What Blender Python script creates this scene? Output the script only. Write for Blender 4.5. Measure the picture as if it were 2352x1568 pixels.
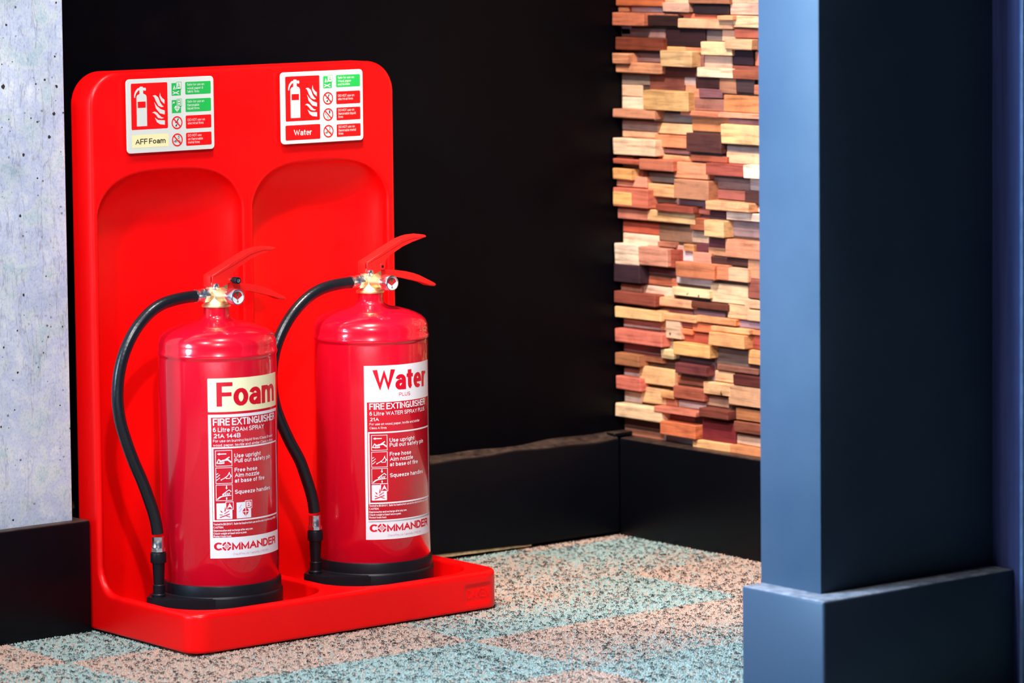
import bpy, bmesh, math, random
import numpy as np
from mathutils import Vector, Matrix

S = bpy.context.scene
for ob in list(bpy.data.objects):
    bpy.data.objects.remove(ob)
COL = S.collection
random.seed(7)
RNG = np.random.default_rng(11)

# ------------------------------------------------------------------ camera
YAW, PITCH, ROLL = 0.67625792, 0.0783908, 0.01060277
F_PX, CY_PX = 8503.1, 448.6
CAM = Vector((-3.7834, -4.4499, 1.0))
fw = Vector((math.sin(YAW) * math.cos(PITCH), math.cos(YAW) * math.cos(PITCH), -math.sin(PITCH)))
rt = Vector((math.cos(YAW), -math.sin(YAW), 0))
dn = fw.cross(rt)
r2 = math.cos(ROLL) * rt + math.sin(ROLL) * dn
d2 = -math.sin(ROLL) * rt + math.cos(ROLL) * dn
cd = bpy.data.cameras.new('camera')
cam = bpy.data.objects.new('camera', cd)
COL.objects.link(cam)
m = Matrix((r2, -d2, -fw)).transposed().to_4x4()
m.translation = CAM
cam.matrix_world = m
cd.sensor_width = 36
cd.lens = F_PX * 36 / 2352
cd.shift_y = -(784 - CY_PX) / 2352
cd.clip_start = 0.1
cd.clip_end = 60
cd.dof.use_dof = True
cd.dof.focus_distance = 5.17
cd.dof.aperture_fstop = 5.6
S.camera = cam

# ------------------------------------------------------------------ light
S.view_settings.view_transform = 'Standard'
S.view_settings.look = 'None'
S.view_settings.gamma = 1
S.view_settings.use_curve_mapping = False
S.view_settings.exposure = 0.0
S.render.film_transparent = False
w = bpy.data.worlds.new('world')
S.world = w
w.use_nodes = True
w.node_tree.nodes['Background'].inputs[0].default_value = (0.5, 0.65, 1.0, 1)
w.node_tree.nodes['Background'].inputs[1].default_value = 0.02


def area(name, loc, target, sx, sy, power, color, spread=180):
    ld = bpy.data.lights.new(name, 'AREA')
    ld.shape = 'RECTANGLE'
    ld.size, ld.size_y = sx, sy
    ld.energy = power
    ld.color = color
    ld.spread = math.radians(spread)
    o = bpy.data.objects.new(name, ld)
    COL.objects.link(o)
    o.location = loc
    o.rotation_euler = (Vector(target) - Vector(loc)).to_track_quat('-Z', 'Y').to_euler()
    return o


def spot(name, loc, target, power, color, angle, blend, radius):
    ld = bpy.data.lights.new(name, 'SPOT')
    ld.energy = power
    ld.color = color
    ld.spot_size = math.radians(angle)
    ld.spot_blend = blend
    ld.shadow_soft_size = radius
    o = bpy.data.objects.new(name, ld)
    COL.objects.link(o)
    o.location = loc
    o.rotation_euler = (Vector(target) - Vector(loc)).to_track_quat('-Z', 'Y').to_euler()
    return o


# ceiling lamp in front of the recess, a warm downlight washing the timber wall,
# and daylight through the window that continues the concrete wall to the left
spot('ceiling_downlight', (-1.20, -0.98, 2.5), (-0.86, -0.22, 0.35), 140, (1.0, 0.96, 0.92), 62, 0.45, 0.09)
spot('side_fill_spot', (-2.50, -1.10, 2.2), (-0.95, -0.35, 0.22), 150, (0.95, 0.97, 1.0), 50, 0.6, 0.06)  # added fill from the left, lifts the stand's side and tray front
spot('stand_fill_spot', (-2.55, -2.90, 2.3), (-0.86, -0.28, 0.20), 310, (0.96, 0.97, 1.0), 25, 0.35, 0.05)  # added narrow fill that brightens the stand front and misses the pillar
spot('timber_downlight', (-1.30, -0.92, 2.2), (0.03, -0.16, 0.40), 285, (1.0, 0.87, 0.74), 44, 0.6, 0.05)
area('window_daylight', (-3.20, -0.08, 1.25), (-0.70, -1.15, 1.0), 1.9, 1.3, 140, (0.45, 0.71, 1.0), 60)
area('floor_fill', (-2.9, -2.7, 3.0), (-2.9, -2.7, 0.0), 2.0, 2.0, 210, (0.62, 0.72, 1.0), 35)  # added fill, brightens the floor so the tanks reflect a pale band


# ------------------------------------------------------------------ helpers
def lin(h):
    h = h.lstrip('#')
    c = [int(h[i:i + 2], 16) / 255 for i in (0, 2, 4)]
    return tuple(x / 12.92 if x <= 0.04045 else ((x + 0.055) / 1.055) ** 2.4 for x in c)


class NT:
    def __init__(self, mat):
        self.t = mat.node_tree
        self.bsdf = self.t.nodes['Principled BSDF']

    def n(self, typ, **kw):
        nd = self.t.nodes.new(typ)
        for k, v in kw.items():
            if k.startswith('i_'):
                key = k[2:]
                key = int(key) if key.isdigit() else key.replace('_', ' ')
                nd.inputs[key].default_value = v
            else:
                setattr(nd, k, v)
        return nd

    def l(self, a, b):
        self.t.links.new(a, b)

    def ramp(self, fac, stops):
        r = self.n('ShaderNodeValToRGB')
        e = r.color_ramp.elements
        while len(e) < len(stops):
            e.new(0.5)
        for i, (p, c) in enumerate(stops):
            e[i].position = p
            e[i].color = (*c, 1) if len(c) == 3 else c
        self.l(fac, r.inputs[0])
        return r.outputs[0]

    def mix(self, fac, a, b, blend='MIX'):
        x = self.n('ShaderNodeMix', data_type='RGBA', blend_type=blend)
        for sock, v in ((x.inputs[0], fac), (x.inputs[6], a), (x.inputs[7], b)):
            if hasattr(v, 'links'):
                self.l(v, sock)
            else:
                sock.default_value = v if not isinstance(v, tuple) or len(v) == 4 else (*v, 1)
        return x.outputs[2]

    def noise(self, scale, detail=4, rough=0.55, vec=None, coord='Object', mscale=None):
        if vec is None:
            tc = self.n('ShaderNodeTexCoord')
            vec = tc.outputs[coord]
        if mscale:
            mp = self.n('ShaderNodeMapping')
            mp.inputs['Scale'].default_value = mscale
            self.l(vec, mp.inputs[0])
            vec = mp.outputs[0]
        nz = self.n('ShaderNodeTexNoise')
        nz.inputs['Scale'].default_value = scale
        nz.inputs['Detail'].default_value = detail
        nz.inputs['Roughness'].default_value = rough
        self.l(vec, nz.inputs['Vector'])
        return nz.outputs[0]

    def bump(self, height, strength=0.3, dist=0.001):
        b = self.n('ShaderNodeBump')
        b.inputs['Strength'].default_value = strength
        b.inputs['Distance'].default_value = dist
        self.l(height, b.inputs['Height'])
        self.l(b.outputs[0], self.bsdf.inputs['Normal'])
        return b


def material(name, color, rough=0.5, metallic=0.0, spec=0.5, coat=0.0, coat_rough=0.05):
    mt = bpy.data.materials.new(name)
    mt.use_nodes = True
    b = mt.node_tree.nodes['Principled BSDF']
    if isinstance(color, str):
        color = lin(color)
    b.inputs['Base Color'].default_value = (*color, 1)
    b.inputs['Roughness'].default_value = rough
    b.inputs['Metallic'].default_value = metallic
    b.inputs['Specular IOR Level'].default_value = spec
    b.inputs['Coat Weight'].default_value = coat
    b.inputs['Coat Roughness'].default_value = coat_rough
    return mt


def grain(mt, scale, amount, bump=0.0, mscale=None, dist=0.0005):
    """Small procedural variation of colour, gloss and relief."""
    t = NT(mt)
    nz = t.noise(scale, mscale=mscale)
    base = tuple(t.bsdf.inputs['Base Color'].default_value)
    lo = tuple(c * (1 - amount) for c in base[:3])
    hi = tuple(min(1, c * (1 + amount)) for c in base[:3])
    t.l(t.ramp(nz, [(0.3, lo), (0.7, hi)]), t.bsdf.inputs['Base Color'])
    if bump:
        t.bump(nz, bump, dist)
    return mt


def mesh_obj(name, verts, faces, mat, parent=None, smooth=False, angle=None):
    me = bpy.data.meshes.new(name)
    me.from_pydata([tuple(v) for v in verts], [], faces)
    me.update()
    return link_mesh(name, me, mat, parent, smooth, angle)


def link_mesh(name, me, mat, parent=None, smooth=False, angle=None):
    if mat is not None:
        me.materials.append(mat)
    if smooth:
        me.polygons.foreach_set('use_smooth', [True] * len(me.polygons))
        if angle:
            me.set_sharp_from_angle(angle=math.radians(angle))
    o = bpy.data.objects.new(name, me)
    COL.objects.link(o)
    if parent is not None:
        o.parent = parent
    return o


def bm_obj(name, bm, mat, parent=None, smooth=False, angle=None):
    bmesh.ops.recalc_face_normals(bm, faces=bm.faces)
    me = bpy.data.meshes.new(name)
    bm.to_mesh(me)
    bm.free()
    return link_mesh(name, me, mat, parent, smooth, angle)


def add_box(bm, x0, x1, y0, y1, z0, z1, bev=0.0, seg=2):
    vs = [bm.verts.new(p) for p in ((x0, y0, z0), (x1, y0, z0), (x1, y1, z0), (x0, y1, z0),
                                    (x0, y0, z1), (x1, y0, z1), (x1, y1, z1), (x0, y1, z1))]
    fs = [bm.faces.new([vs[i] for i in q]) for q in
          ((3, 2, 1, 0), (4, 5, 6, 7), (0, 1, 5, 4), (1, 2, 6, 5), (2, 3, 7, 6), (3, 0, 4, 7))]
    if bev:
        es = {e for f in fs for e in f.edges}
        bmesh.ops.bevel(bm, geom=list(es), offset=bev, segments=seg, affect='EDGES', profile=0.5)
    return vs


def box_obj(name, x0, x1, y0, y1, z0, z1, mat, parent=None, bev=0.0, seg=2):
    bm = bmesh.new()
    add_box(bm, x0, x1, y0, y1, z0, z1, bev, seg)
    return bm_obj(name, bm, mat, parent, bool(bev), 40 if bev else None)


def add_lathe(bm, prof, n=48, center=(0, 0, 0), axis='Z', cap0=True, cap1=True):
    """prof: list of (radius, height)."""
    cx, cy, cz = center
    rings = []
    for r, h in prof:
        ring = []
        for i in range(n):
            a = 2 * math.pi * i / n
            u, v = r * math.cos(a), r * math.sin(a)
            if axis == 'Z':
                p = (cx + u, cy + v, cz + h)
            elif axis == 'Y':
                p = (cx + u, cy + h, cz + v)
            else:
                p = (cx + h, cy + u, cz + v)
            ring.append(bm.verts.new(p))
        rings.append(ring)
    for a, b in zip(rings, rings[1:]):
        for i in range(n):
            j = (i + 1) % n
            bm.faces.new((a[i], a[j], b[j], b[i]))
    if cap0:
        bm.faces.new(rings[0])
    if cap1:
        bm.faces.new(rings[-1])


def add_prism(bm, pts, y0, y1, bev=0.0, seg=2):
    """Polygon in X-Z extruded along Y."""
    a = [bm.verts.new((x, y0, z)) for x, z in pts]
    b = [bm.verts.new((x, y1, z)) for x, z in pts]
    fs = [bm.faces.new(a), bm.faces.new(b[::-1])]
    k = len(pts)
    for i in range(k):
        j = (i + 1) % k
        fs.append(bm.faces.new((a[j], a[i], b[i], b[j])))
    if bev:
        es = {e for f in fs for e in f.edges}
        bmesh.ops.bevel(bm, geom=list(es), offset=bev, segments=seg, affect='EDGES', profile=0.5)


def catmull(pts, n=8):
    P = [Vector(p) for p in pts]
    P = [2 * P[0] - P[1]] + P + [2 * P[-1] - P[-2]]
    out = []
    for i in range(1, len(P) - 2):
        a, b, c, d = P[i - 1:i + 3]
        for k in range(n):
            t = k / n
            out.append(0.5 * ((2 * b) + (c - a) * t + (2 * a - 5 * b + 4 * c - d) * t * t + (3 * b - a - 3 * c + d) * t ** 3))
    out.append(P[-2])
    return out


def add_tube(bm, pts, rad, n=16, up=Vector((0, 1, 0))):
    rings = []
    for i, p in enumerate(pts):
        t = (pts[min(i + 1, len(pts) - 1)] - pts[max(i - 1, 0)]).normalized()
        s = t.cross(up).normalized()
        u = s.cross(t)
        r = rad[i] if isinstance(rad, (list, tuple)) else rad
        rings.append([bm.verts.new(p + r * (math.cos(2 * math.pi * k / n) * s + math.sin(2 * math.pi * k / n) * u)) for k in range(n)])
    for a, b in zip(rings, rings[1:]):
        for i in range(n):
            j = (i + 1) % n
            bm.faces.new((a[i], a[j], b[j], b[i]))
    bm.faces.new(rings[0])
    bm.faces.new(rings[-1])


def empty(name, loc):
    o = bpy.data.objects.new(name, None)
    o.empty_display_size = 0.05
    COL.objects.link(o)
    o.location = loc
    return o


def tag(o, label=None, cat=None, group=None, kind=None):
    for k, v in (('label', label), ('category', cat), ('group', group), ('kind', kind)):
        if v:
            o[k] = v
    return o


# ---- flat print: 2-D shapes in millimetres, later laid on a plate or wrapped on a tank
class Ink:
    def __init__(self):
        self.v, self.f = [], []

    def poly(self, pts):
        k = len(self.v)
        self.n = (getattr(self, 'n', 0) + 1) % 5
        self.v += [(p[0], p[1], self.n * 4e-6) for p in pts]
        a = sum(p[0] * q[1] - q[0] * p[1] for p, q in zip(pts, list(pts[1:]) + [pts[0]]))
        idx = list(range(k, k + len(pts)))
        self.f.append(idx if a > 0 else idx[::-1])

    def rect(self, x0, y0, x1, y1, r=0):
        if r <= 0:
            return self.poly([(x0, y0), (x1, y0), (x1, y1), (x0, y1)])
        pts = []
        for cx, cy, a0 in ((x1 - r, y0 + r, -90), (x1 - r, y1 - r, 0), (x0 + r, y1 - r, 90), (x0 + r, y0 + r, 180)):
            for k in range(6):
                a = math.radians(a0 + 18 * k)
                pts.append((cx + r * math.cos(a), cy + r * math.sin(a)))
        self.poly(pts)

    def frame(self, x0, y0, x1, y1, t, tr=None):
        tr = t if tr is None else tr
        self.rect(x0, y0, x0 + t, y1)
        self.rect(x1 - tr, y0, x1, y1)
        self.rect(x0 + t, y0, x1 - tr, y0 + t)
        self.rect(x0 + t, y1 - t, x1 - tr, y1)

    def ring(self, cx, cy, r0, r1, a0=0, a1=360, n=40):
        for i in range(n):
            a, b = (math.radians(a0 + (a1 - a0) * k / n) for k in (i, i + 1))
            self.poly([(cx + r0 * math.cos(a), cy + r0 * math.sin(a)), (cx + r1 * math.cos(a), cy + r1 * math.sin(a)),
                       (cx + r1 * math.cos(b), cy + r1 * math.sin(b)), (cx + r0 * math.cos(b), cy + r0 * math.sin(b))])

    def disc(self, cx, cy, r, n=28):
        self.poly([(cx + r * math.cos(2 * math.pi * k / n), cy + r * math.sin(2 * math.pi * k / n)) for k in range(n)])

    def line(self, pts, t):
        for (x0, y0), (x1, y1) in zip(pts, pts[1:]):
            d = math.hypot(x1 - x0, y1 - y0) or 1e-6
            nx, ny = -(y1 - y0) / d * t / 2, (x1 - x0) / d * t / 2
            ex, ey = (x1 - x0) / d * t * 0.3, (y1 - y0) / d * t * 0.3
            self.poly([(x0 - ex + nx, y0 - ey + ny), (x0 - ex - nx, y0 - ey - ny), (x1 + ex - nx, y1 + ey - ny), (x1 + ex + nx, y1 + ey + ny)])

    def text(self, s, x, y, width, cap, weight=0.14, spacing=1.0, cond=1.0, ky=1.0):
        vs, fs, w = glyphs(s, weight, spacing, cond, ky)
        sx, sy = width / w, cap / CAP
        k = len(self.v)
        self.v += [(x + vx * sx, y + vy * sy, vz) for vx, vy, vz in vs]
        for f in fs:
            f = [k + i for i in f]
            a = sum(self.v[i][0] * self.v[j][1] - self.v[j][0] * self.v[i][1] for i, j in zip(f, f[1:] + f[:1]))
            self.f.append(f if a > 0 else f[::-1])

    def obj(self, name, mat, fn, parent, cut=None):
        bm = bmesh.new()
        vs = [bm.verts.new(v) for v in self.v]
        for f in self.f:
            try:
                bm.faces.new([vs[i] for i in f])
            except ValueError:
                pass
        if cut:
            xs = [v[0] for v in self.v]
            x = math.floor(min(xs) / cut) * cut + cut
            while x < max(xs):
                bmesh.ops.bisect_plane(bm, geom=bm.verts[:] + bm.edges[:] + bm.faces[:], plane_co=(x, 0, 0), plane_no=(1, 0, 0))
                x += cut
        for v in bm.verts:
            v.co = fn(*v.co)
        me = bpy.data.meshes.new(name)
        bm.to_mesh(me)
        bm.free()
        return link_mesh(name, me, mat, parent)


# ---- a plain grotesque alphabet drawn as strokes of even weight
def EL(cx, cy, rx, ry, a0, a1, n=0):
    n = n or max(4, int(abs(a1 - a0) / 20))
    return [(cx + rx * math.cos(math.radians(a0 + (a1 - a0) * i / n)), cy + ry * math.sin(math.radians(a0 + (a1 - a0) * i / n))) for i in range(n + 1)]


_O = EL(.5, .5, .5, .5, 0, 360)
_S = EL(.5, .745, .46, .255, 18, 270) + EL(.5, .245, .5, .245, 90, -162)
GL = {
    'A': (.96, [[(0, 0), (.5, 1), (1, 0)], [(.2, .33), (.8, .33)]]),
    'B': (.84, [[(0, 0), (0, 1)], [(0, 1), (.6, 1)] + EL(.6, .76, .36, .24, 90, -90) + [(0, .52)], [(0, .52), (.64, .52)] + EL(.64, .26, .36, .26, 90, -90) + [(0, 0)]]),
    'C': (.92, [EL(.5, .5, .5, .5, 42, 318)]),
    'D': (.88, [[(0, 0), (0, 1)], [(0, 1), (.4, 1)] + EL(.4, .5, .6, .5, 90, -90) + [(0, 0)]]),
    'E': (.76, [[(0, 0), (0, 1)], [(0, 1), (1, 1)], [(0, .53), (.92, .53)], [(0, 0), (1, 0)]]),
    'F': (.72, [[(0, 0), (0, 1)], [(0, 1), (1, 1)], [(0, .50), (.9, .50)]]),
    'G': (.96, [EL(.5, .5, .5, .5, 42, 350) + [(1, .46)], [(.58, .46), (1, .46)], [(1, .46), (1, 0)]]),
    'H': (.86, [[(0, 0), (0, 1)], [(1, 0), (1, 1)], [(0, .53), (1, .53)]]),
    'I': (0, [[(0, 0), (0, 1)]]),
    'K': (.86, [[(0, 0), (0, 1)], [(1, 1), (0, .38)], [(.34, .6), (1, 0)]]),
    'L': (.68, [[(0, 0), (0, 1)], [(0, 0), (1, 0)]]),
    'M': (1.04, [[(0, 0), (0, 1), (.5, 0), (1, 1), (1, 0)]]),
    'N': (.86, [[(0, 0), (0, 1), (1, 0), (1, 1)]]),
    'O': (1.0, [_O]),
    'P': (.8, [[(0, 0), (0, 1)], [(0, 1), (.58, 1)] + EL(.58, .74, .42, .26, 90, -90) + [(0, .48)]]),
    'R': (.86, [[(0, 0), (0, 1)], [(0, 1), (.58, 1)] + EL(.58, .75, .4, .25, 90, -90) + [(0, .5)], [(.55, .5), (.9, .35), (.96, 0)]]),
    'S': (.84, [_S]),
    'T': (.8, [[(0, 1), (1, 1)], [(.5, 1), (.5, 0)]]),
    'U': (.86, [[(0, 1), (0, .35)] + EL(.5, .35, .5, .35, 180, 360) + [(1, 1)]]),
    'V': (.9, [[(0, 1), (.5, 0), (1, 1)]]),
    'W': (1.36, [[(0, 1), (.26, 0), (.5, 1), (.74, 0), (1, 1)]]),
    'X': (.9, [[(0, 0), (1, 1)], [(0, 1), (1, 0)]]),
    'Y': (.9, [[(0, 1), (.5, .45), (1, 1)], [(.5, .45), (.5, 0)]]),
    'Z': (.84, [[(0, 1), (1, 1), (0, 0), (1, 0)]]),
    '0': (.72, [_O]), '1': (.4, [[(0, .74), (1, 1)], [(1, 1), (1, 0)]]),
    '2': (.7, [EL(.5, .7, .5, .3, 165, -35) + [(0, 0), (1, 0)]]),
    '3': (.72, [EL(.48, .745, .46, .255, 155, -90), EL(.48, .25, .52, .25, 90, -155)]),
    '4': (.76, [[(.76, 0), (.76, 1), (0, .3), (1, .3)]]),
    '6': (.72, [EL(.5, .31, .5, .31, 0, 360), EL(.54, .5, .54, .5, 55, 180) + [(0, .31)]]),
    '7': (.7, [[(0, 1), (1, 1), (.35, 0)]]),
    '8': (.72, [EL(.5, .755, .44, .245, 0, 360), EL(.5, .26, .5, .26, 0, 360)]),
    '-': (.34, [[(0, .42), (1, .42)]]), '&': (.9, [[(1, 0), (.28, .78)] + EL(.48, .82, .24, .18, 190, -20) + [(.3, .5)] + EL(.36, .26, .36, .26, 110, 330) + [(.98, .5)]]),
    '.': (0, [[(0, 0), (0, .03)]]), ',': (0, [[(0, -.12), (0, .03)]]), ':': (0, [[(0, 0), (0, .03)], [(0, .55), (0, .58)]]),
    '(': (.26, [EL(1, .45, 1, .6, 125, 235)]), ')': (.26, [EL(0, .45, 1, .6, 55, -55)]),
}
LOW = {
    'a': (.68, [EL(.48, .64, .48, .36, 160, 0) + [(.96, 0)], [(.96, .58), (.44, .54)] + EL(.42, .28, .42, .28, 95, 290) + [(.96, .3)]]),
    'b': (.72, [[(0, 0), (0, 2)], _O]), 'c': (.68, [EL(.5, .5, .5, .5, 45, 315)]), 'd': (.72, [[(1, 0), (1, 2)], _O]),
    'e': (.7, [[(0, .5), (1, .5)] + EL(.5, .5, .5, .5, 8, 312)]),
    'f': (.44, [[(.36, 0), (.36, 1.55)] + EL(1, 1.55, .64, .45, 180, 90), [(0, 1), (.9, 1)]]),
    'g': (.72, [_O, [(1, 1), (1, -.35)] + EL(.5, -.35, .5, .65, 0, -150)]),
    'h': (.7, [[(0, 0), (0, 2)], EL(.5, .55, .5, .45, 180, 0) + [(1, 0)]]),
    'i': (0, [[(0, 0), (0, 1)], [(0, 1.99), (0, 2)]]), 'k': (.68, [[(0, 0), (0, 2)], [(.92, 1), (0, .3)], [(.34, .55), (1, 0)]]),
    'l': (0, [[(0, 0), (0, 2)]]),
    'm': (1.12, [[(0, 0), (0, 1)], EL(.25, .58, .25, .42, 180, 0) + [(.5, 0)], EL(.75, .58, .25, .42, 180, 0) + [(1, 0)]]),
    'n': (.7, [[(0, 0), (0, 1)], EL(.5, .55, .5, .45, 180, 0) + [(1, 0)]]),
    'o': (.72, [_O]), 'p': (.72, [[(0, -1), (0, 1)], _O]), 'q': (.72, [[(1, -1), (1, 1)], _O]),
    'r': (.42, [[(0, 0), (0, 1)], EL(.9, .3, .9, .7, 180, 88)]), 's': (.66, [_S]),
    't': (.40, [[(.4, 1.7), (.4, .28)] + EL(1, .28, .6, .28, 180, 268), [(0, 1), (.95, 1)]]),
    'u': (.7, [[(0, 1), (0, .45)] + EL(.5, .45, .5, .45, 180, 360), [(1, 1), (1, 0)]]),
    'v': (.68, [[(0, 1), (.5, 0), (1, 1)]]), 'w': (1.0, [[(0, 1), (.26, 0), (.5, 1), (.74, 0), (1, 1)]]),
    'x': (.68, [[(0, 0), (1, 1)], [(0, 1), (1, 0)]]), 'y': (.68, [[(0, 1), (.52, 0)], [(1, 1), (.45, -.5), (.1, -1)]]),
    'z': (.64, [[(0, 1), (1, 1), (0, 0), (1, 0)]]),
}
XH, DESC = 0.735, 0.27


def glyphs(s, wt, spacing=1.0, cond=1.0, ky=1.0):
    vs, fs, x = [], [], 0.0
    for ch in s:
        if ch == ' ':
            x += 0.36 * spacing
            continue
        low = ch in LOW
        W, strokes = (LOW if low else GL)[ch]
        W = max(wt + (W - 0.14) * cond, wt) if cond < 1 else max(W, wt)

        def Yc(v):
            if not low:
                return wt / 2 + v * (ky - wt)
            if v <= 0:
                return wt / 2 + v * DESC * ky
            if v <= 1:
                return wt / 2 + v * (XH * ky - wt)
            return XH * ky - wt / 2 + (v - 1) * (1 - XH) * ky
        allv = [p[1] for st in strokes for p in st]
        lo, hi = Yc(min(allv)) - wt / 2, Yc(max(allv)) + wt / 2
        for lev, st in enumerate(strokes):
            P = [Vector((x + wt / 2 + u * (W - wt), Yc(v))) for u, v in st]
            P = [p for i, p in enumerate(P) if i == 0 or (p - P[i - 1]).length > 1e-5]
            closed = (P[0] - P[-1]).length < 1e-4
            curved = len(P) > 5
            for e, (p, q) in ((0, (P[0], P[1])), (-1, (P[-1], P[-2]))):
                d = (p - q).normalized()
                if not closed and (not curved or abs(d.x) > .999 or abs(d.y) > .999):
                    P[e] = p + d * wt / 2 * (1.0 if max(abs(d.x), abs(d.y)) > .98 else 1.3)
            n = len(P)
            base = len(vs)
            for i in range(n):
                a = P[i] - P[i - 1] if i else (P[0] - P[-2] if closed else P[1] - P[0])
                b = P[i + 1] - P[i] if i < n - 1 else (P[1] - P[0] if closed else P[i] - P[i - 1])
                a, b = a.normalized(), b.normalized()
                na, nb = Vector((-a.y, a.x)), Vector((-b.y, b.x))
                m_ = na + nb
                m_ = m_.normalized() if m_.length > 1e-4 else na
                k = wt / 2 / max(0.30, m_.dot(na))
                for sg in (1, -1):
                    q = P[i] + m_ * k * sg
                    vs.append((q.x, min(max(q.y, lo), hi), lev * 4e-6))
            for i in range(n - 1):
                fs.append([base + 2 * i, base + 2 * i + 1, base + 2 * i + 3, base + 2 * i + 2])
        x += W + (0.13 + 0.02 * low) * spacing
    x0 = min(v[0] for v in vs)
    x1 = max(v[0] for v in vs)
    return [(a - x0, b / ky, c) for a, b, c in vs], fs, x1 - x0


CAP = 1.0

# ------------------------------------------------------------------ materials
M = {}
M['black_paint'] = material('black_paint', (0.0013, 0.0013, 0.0024), 0.42, spec=0.07)
t = NT(M['black_paint'])
t.bump(t.noise(9, 5), 0.25, 0.004)
t.l(t.ramp(t.noise(14, 6, 0.7), [(0.35, (0.30,) * 3), (0.7, (0.5,) * 3)]), t.bsdf.inputs['Roughness'])


def skirting(name, col, dust_or_glint):
    """Satin black timber with a film of dust lying on its upward faces."""
    mt = material(name, col, 0.42, spec=0.18)
    t = NT(mt)
    g = t.n('ShaderNodeNewGeometry')
    sx = t.n('ShaderNodeSeparateXYZ')
    t.l(g.outputs['Normal'], sx.inputs[0])
    up = t.ramp(sx.outputs[2], [(0.55, (0, 0, 0)), (0.9, (1, 1, 1))])
    nz = t.noise(60, 5, 0.7)
    spk = t.ramp(nz, [(0.35, (0.25,) * 3), (0.75, (1,) * 3)])
    fac = t.mix(1.0, up, spk, 'MULTIPLY')
    sp = t.ramp(t.noise(420, 2), [(0.735, (0, 0, 0)), (0.76, (1, 1, 1))])
    c0 = t.mix(sp, col, tuple(c * 2.2 + 0.01 for c in col))
    t.l(t.mix(fac, c0, dust_or_glint), t.bsdf.inputs['Base Color'])
    t.bump(nz, 0.15, 0.001)
    return mt


M['skirting'] = skirting('skirting_paint', (0.0012, 0.0015, 0.0032), (0.085, 0.052, 0.038))
M['pillar_base'] = skirting('pillar_base_paint', (0.026, 0.042, 0.066), (0.38, 0.38, 0.42))  # pale top tone also paints the highlight along the plinth ledge
M['pillar'] = material('pillar_paint', (0.024, 0.05, 0.092), 0.5, spec=0.16)
t = NT(M['pillar'])
nz = t.noise(5, 6, 0.6)
t.l(t.ramp(nz, [(0.3, (0.020, 0.036, 0.060)), (0.7, (0.031, 0.048, 0.072))]), t.bsdf.inputs['Base Color'])
t.bump(t.noise(30, 3), 0.1, 0.002)

M['concrete'] = material('concrete', (0.6, 0.6, 0.6), 0.85, spec=0.2)
t = NT(M['concrete'])
tc = t.n('ShaderNodeTexCoord')
ob_ = tc.outputs['Object']
cloud = t.ramp(t.noise(9, 8, 0.72, ob_), [(0.25, lin('98a2b2')), (0.42, lin('b9c2cd')), (0.58, lin('ccd2d8')), (0.78, lin('dadedd'))])
tint = t.ramp(t.noise(22, 5, 0.65, ob_), [(0.36, (1, 1, 1)), (0.46, lin('dfe4fb')), (0.56, lin('f4f6f4')), (0.64, lin('cfe6ea')), (0.72, (1, 0.90, 0.86))])
c = t.mix(0.8, cloud, tint, 'MULTIPLY')
for sc_, wd, lo, pz in ((34, 0.012, 0.52, 5), (60, 0.010, 0.47, 8), (90, 0.012, 0.55, 11)):
    streak = t.noise(sc_, 4, 0.6, ob_, mscale=(1.0, 1.0, 0.16))
    sk = t.ramp(streak, [(lo, (0, 0, 0)), (lo + wd, (1, 1, 1)), (lo + 2 * wd, (0, 0, 0))])
    patch = t.ramp(t.noise(pz, 3, 0.5, ob_, mscale=(1.0, 1.0, 0.4)), [(0.50, (0, 0, 0)), (0.60, (0.45,) * 3)])
    c = t.mix(t.mix(1.0, sk, patch, 'MULTIPLY'), c, lin('746e7c'))
fine = t.ramp(t.noise(420, 3, 0.6, ob_, mscale=(1.0, 1.0, 0.6)), [(0.34, (0.72, 0.73, 0.78)), (0.5, (1, 1, 1))])
c = t.mix(0.7, c, fine, 'MULTIPLY')
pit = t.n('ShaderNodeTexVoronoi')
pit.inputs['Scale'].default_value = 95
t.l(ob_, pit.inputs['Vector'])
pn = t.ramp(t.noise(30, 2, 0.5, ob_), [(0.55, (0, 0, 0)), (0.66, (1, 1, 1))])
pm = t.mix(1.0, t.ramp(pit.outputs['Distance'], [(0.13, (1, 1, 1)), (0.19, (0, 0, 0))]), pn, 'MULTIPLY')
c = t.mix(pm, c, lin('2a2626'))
t.l(c, t.bsdf.inputs['Base Color'])
hgt = t.mix(1.0, t.ramp(t.noise(220, 3, 0.6, ob_), [(0.2, (0.5,) * 3), (0.8, (0.6,) * 3)]), t.ramp(pm, [(0, (1,) * 3), (1, (0,) * 3)]), 'MULTIPLY')
t.bump(hgt, 0.5, 0.003)
M['pit'] = grain(material('pit_painted_shade', '#2a2220', 0.95), 300, 0.4)  # dark tone paints the shade inside the holes

M['timber'] = material('reclaimed_timber', (0.5, 0.3, 0.15), 0.72, spec=0.25)
t = NT(M['timber'])
oi = t.n('ShaderNodeObjectInfo')
tc = t.n('ShaderNodeTexCoord')
add = t.n('ShaderNodeVectorMath', operation='ADD')
t.l(tc.outputs['Object'], add.inputs[0])
sc_ = t.n('ShaderNodeVectorMath', operation='SCALE')
sc_.inputs['Scale'].default_value = 7.0
cmb = t.n('ShaderNodeCombineXYZ')
for i in range(3):
    t.l(oi.outputs['Random'], cmb.inputs[i])
t.l(cmb.outputs[0], sc_.inputs[0])
t.l(sc_.outputs[0], add.inputs[1])
fib = t.noise(55, 6, 0.65, add.outputs[0], mscale=(1.0, 0.22, 3.2))
blot = t.noise(26, 4, 0.6, add.outputs[0])
g1 = t.ramp(fib, [(0.30, (0.42, 0.36, 0.33)), (0.5, (1, 1, 1)), (0.75, (1.18, 1.16, 1.12))])
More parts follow.
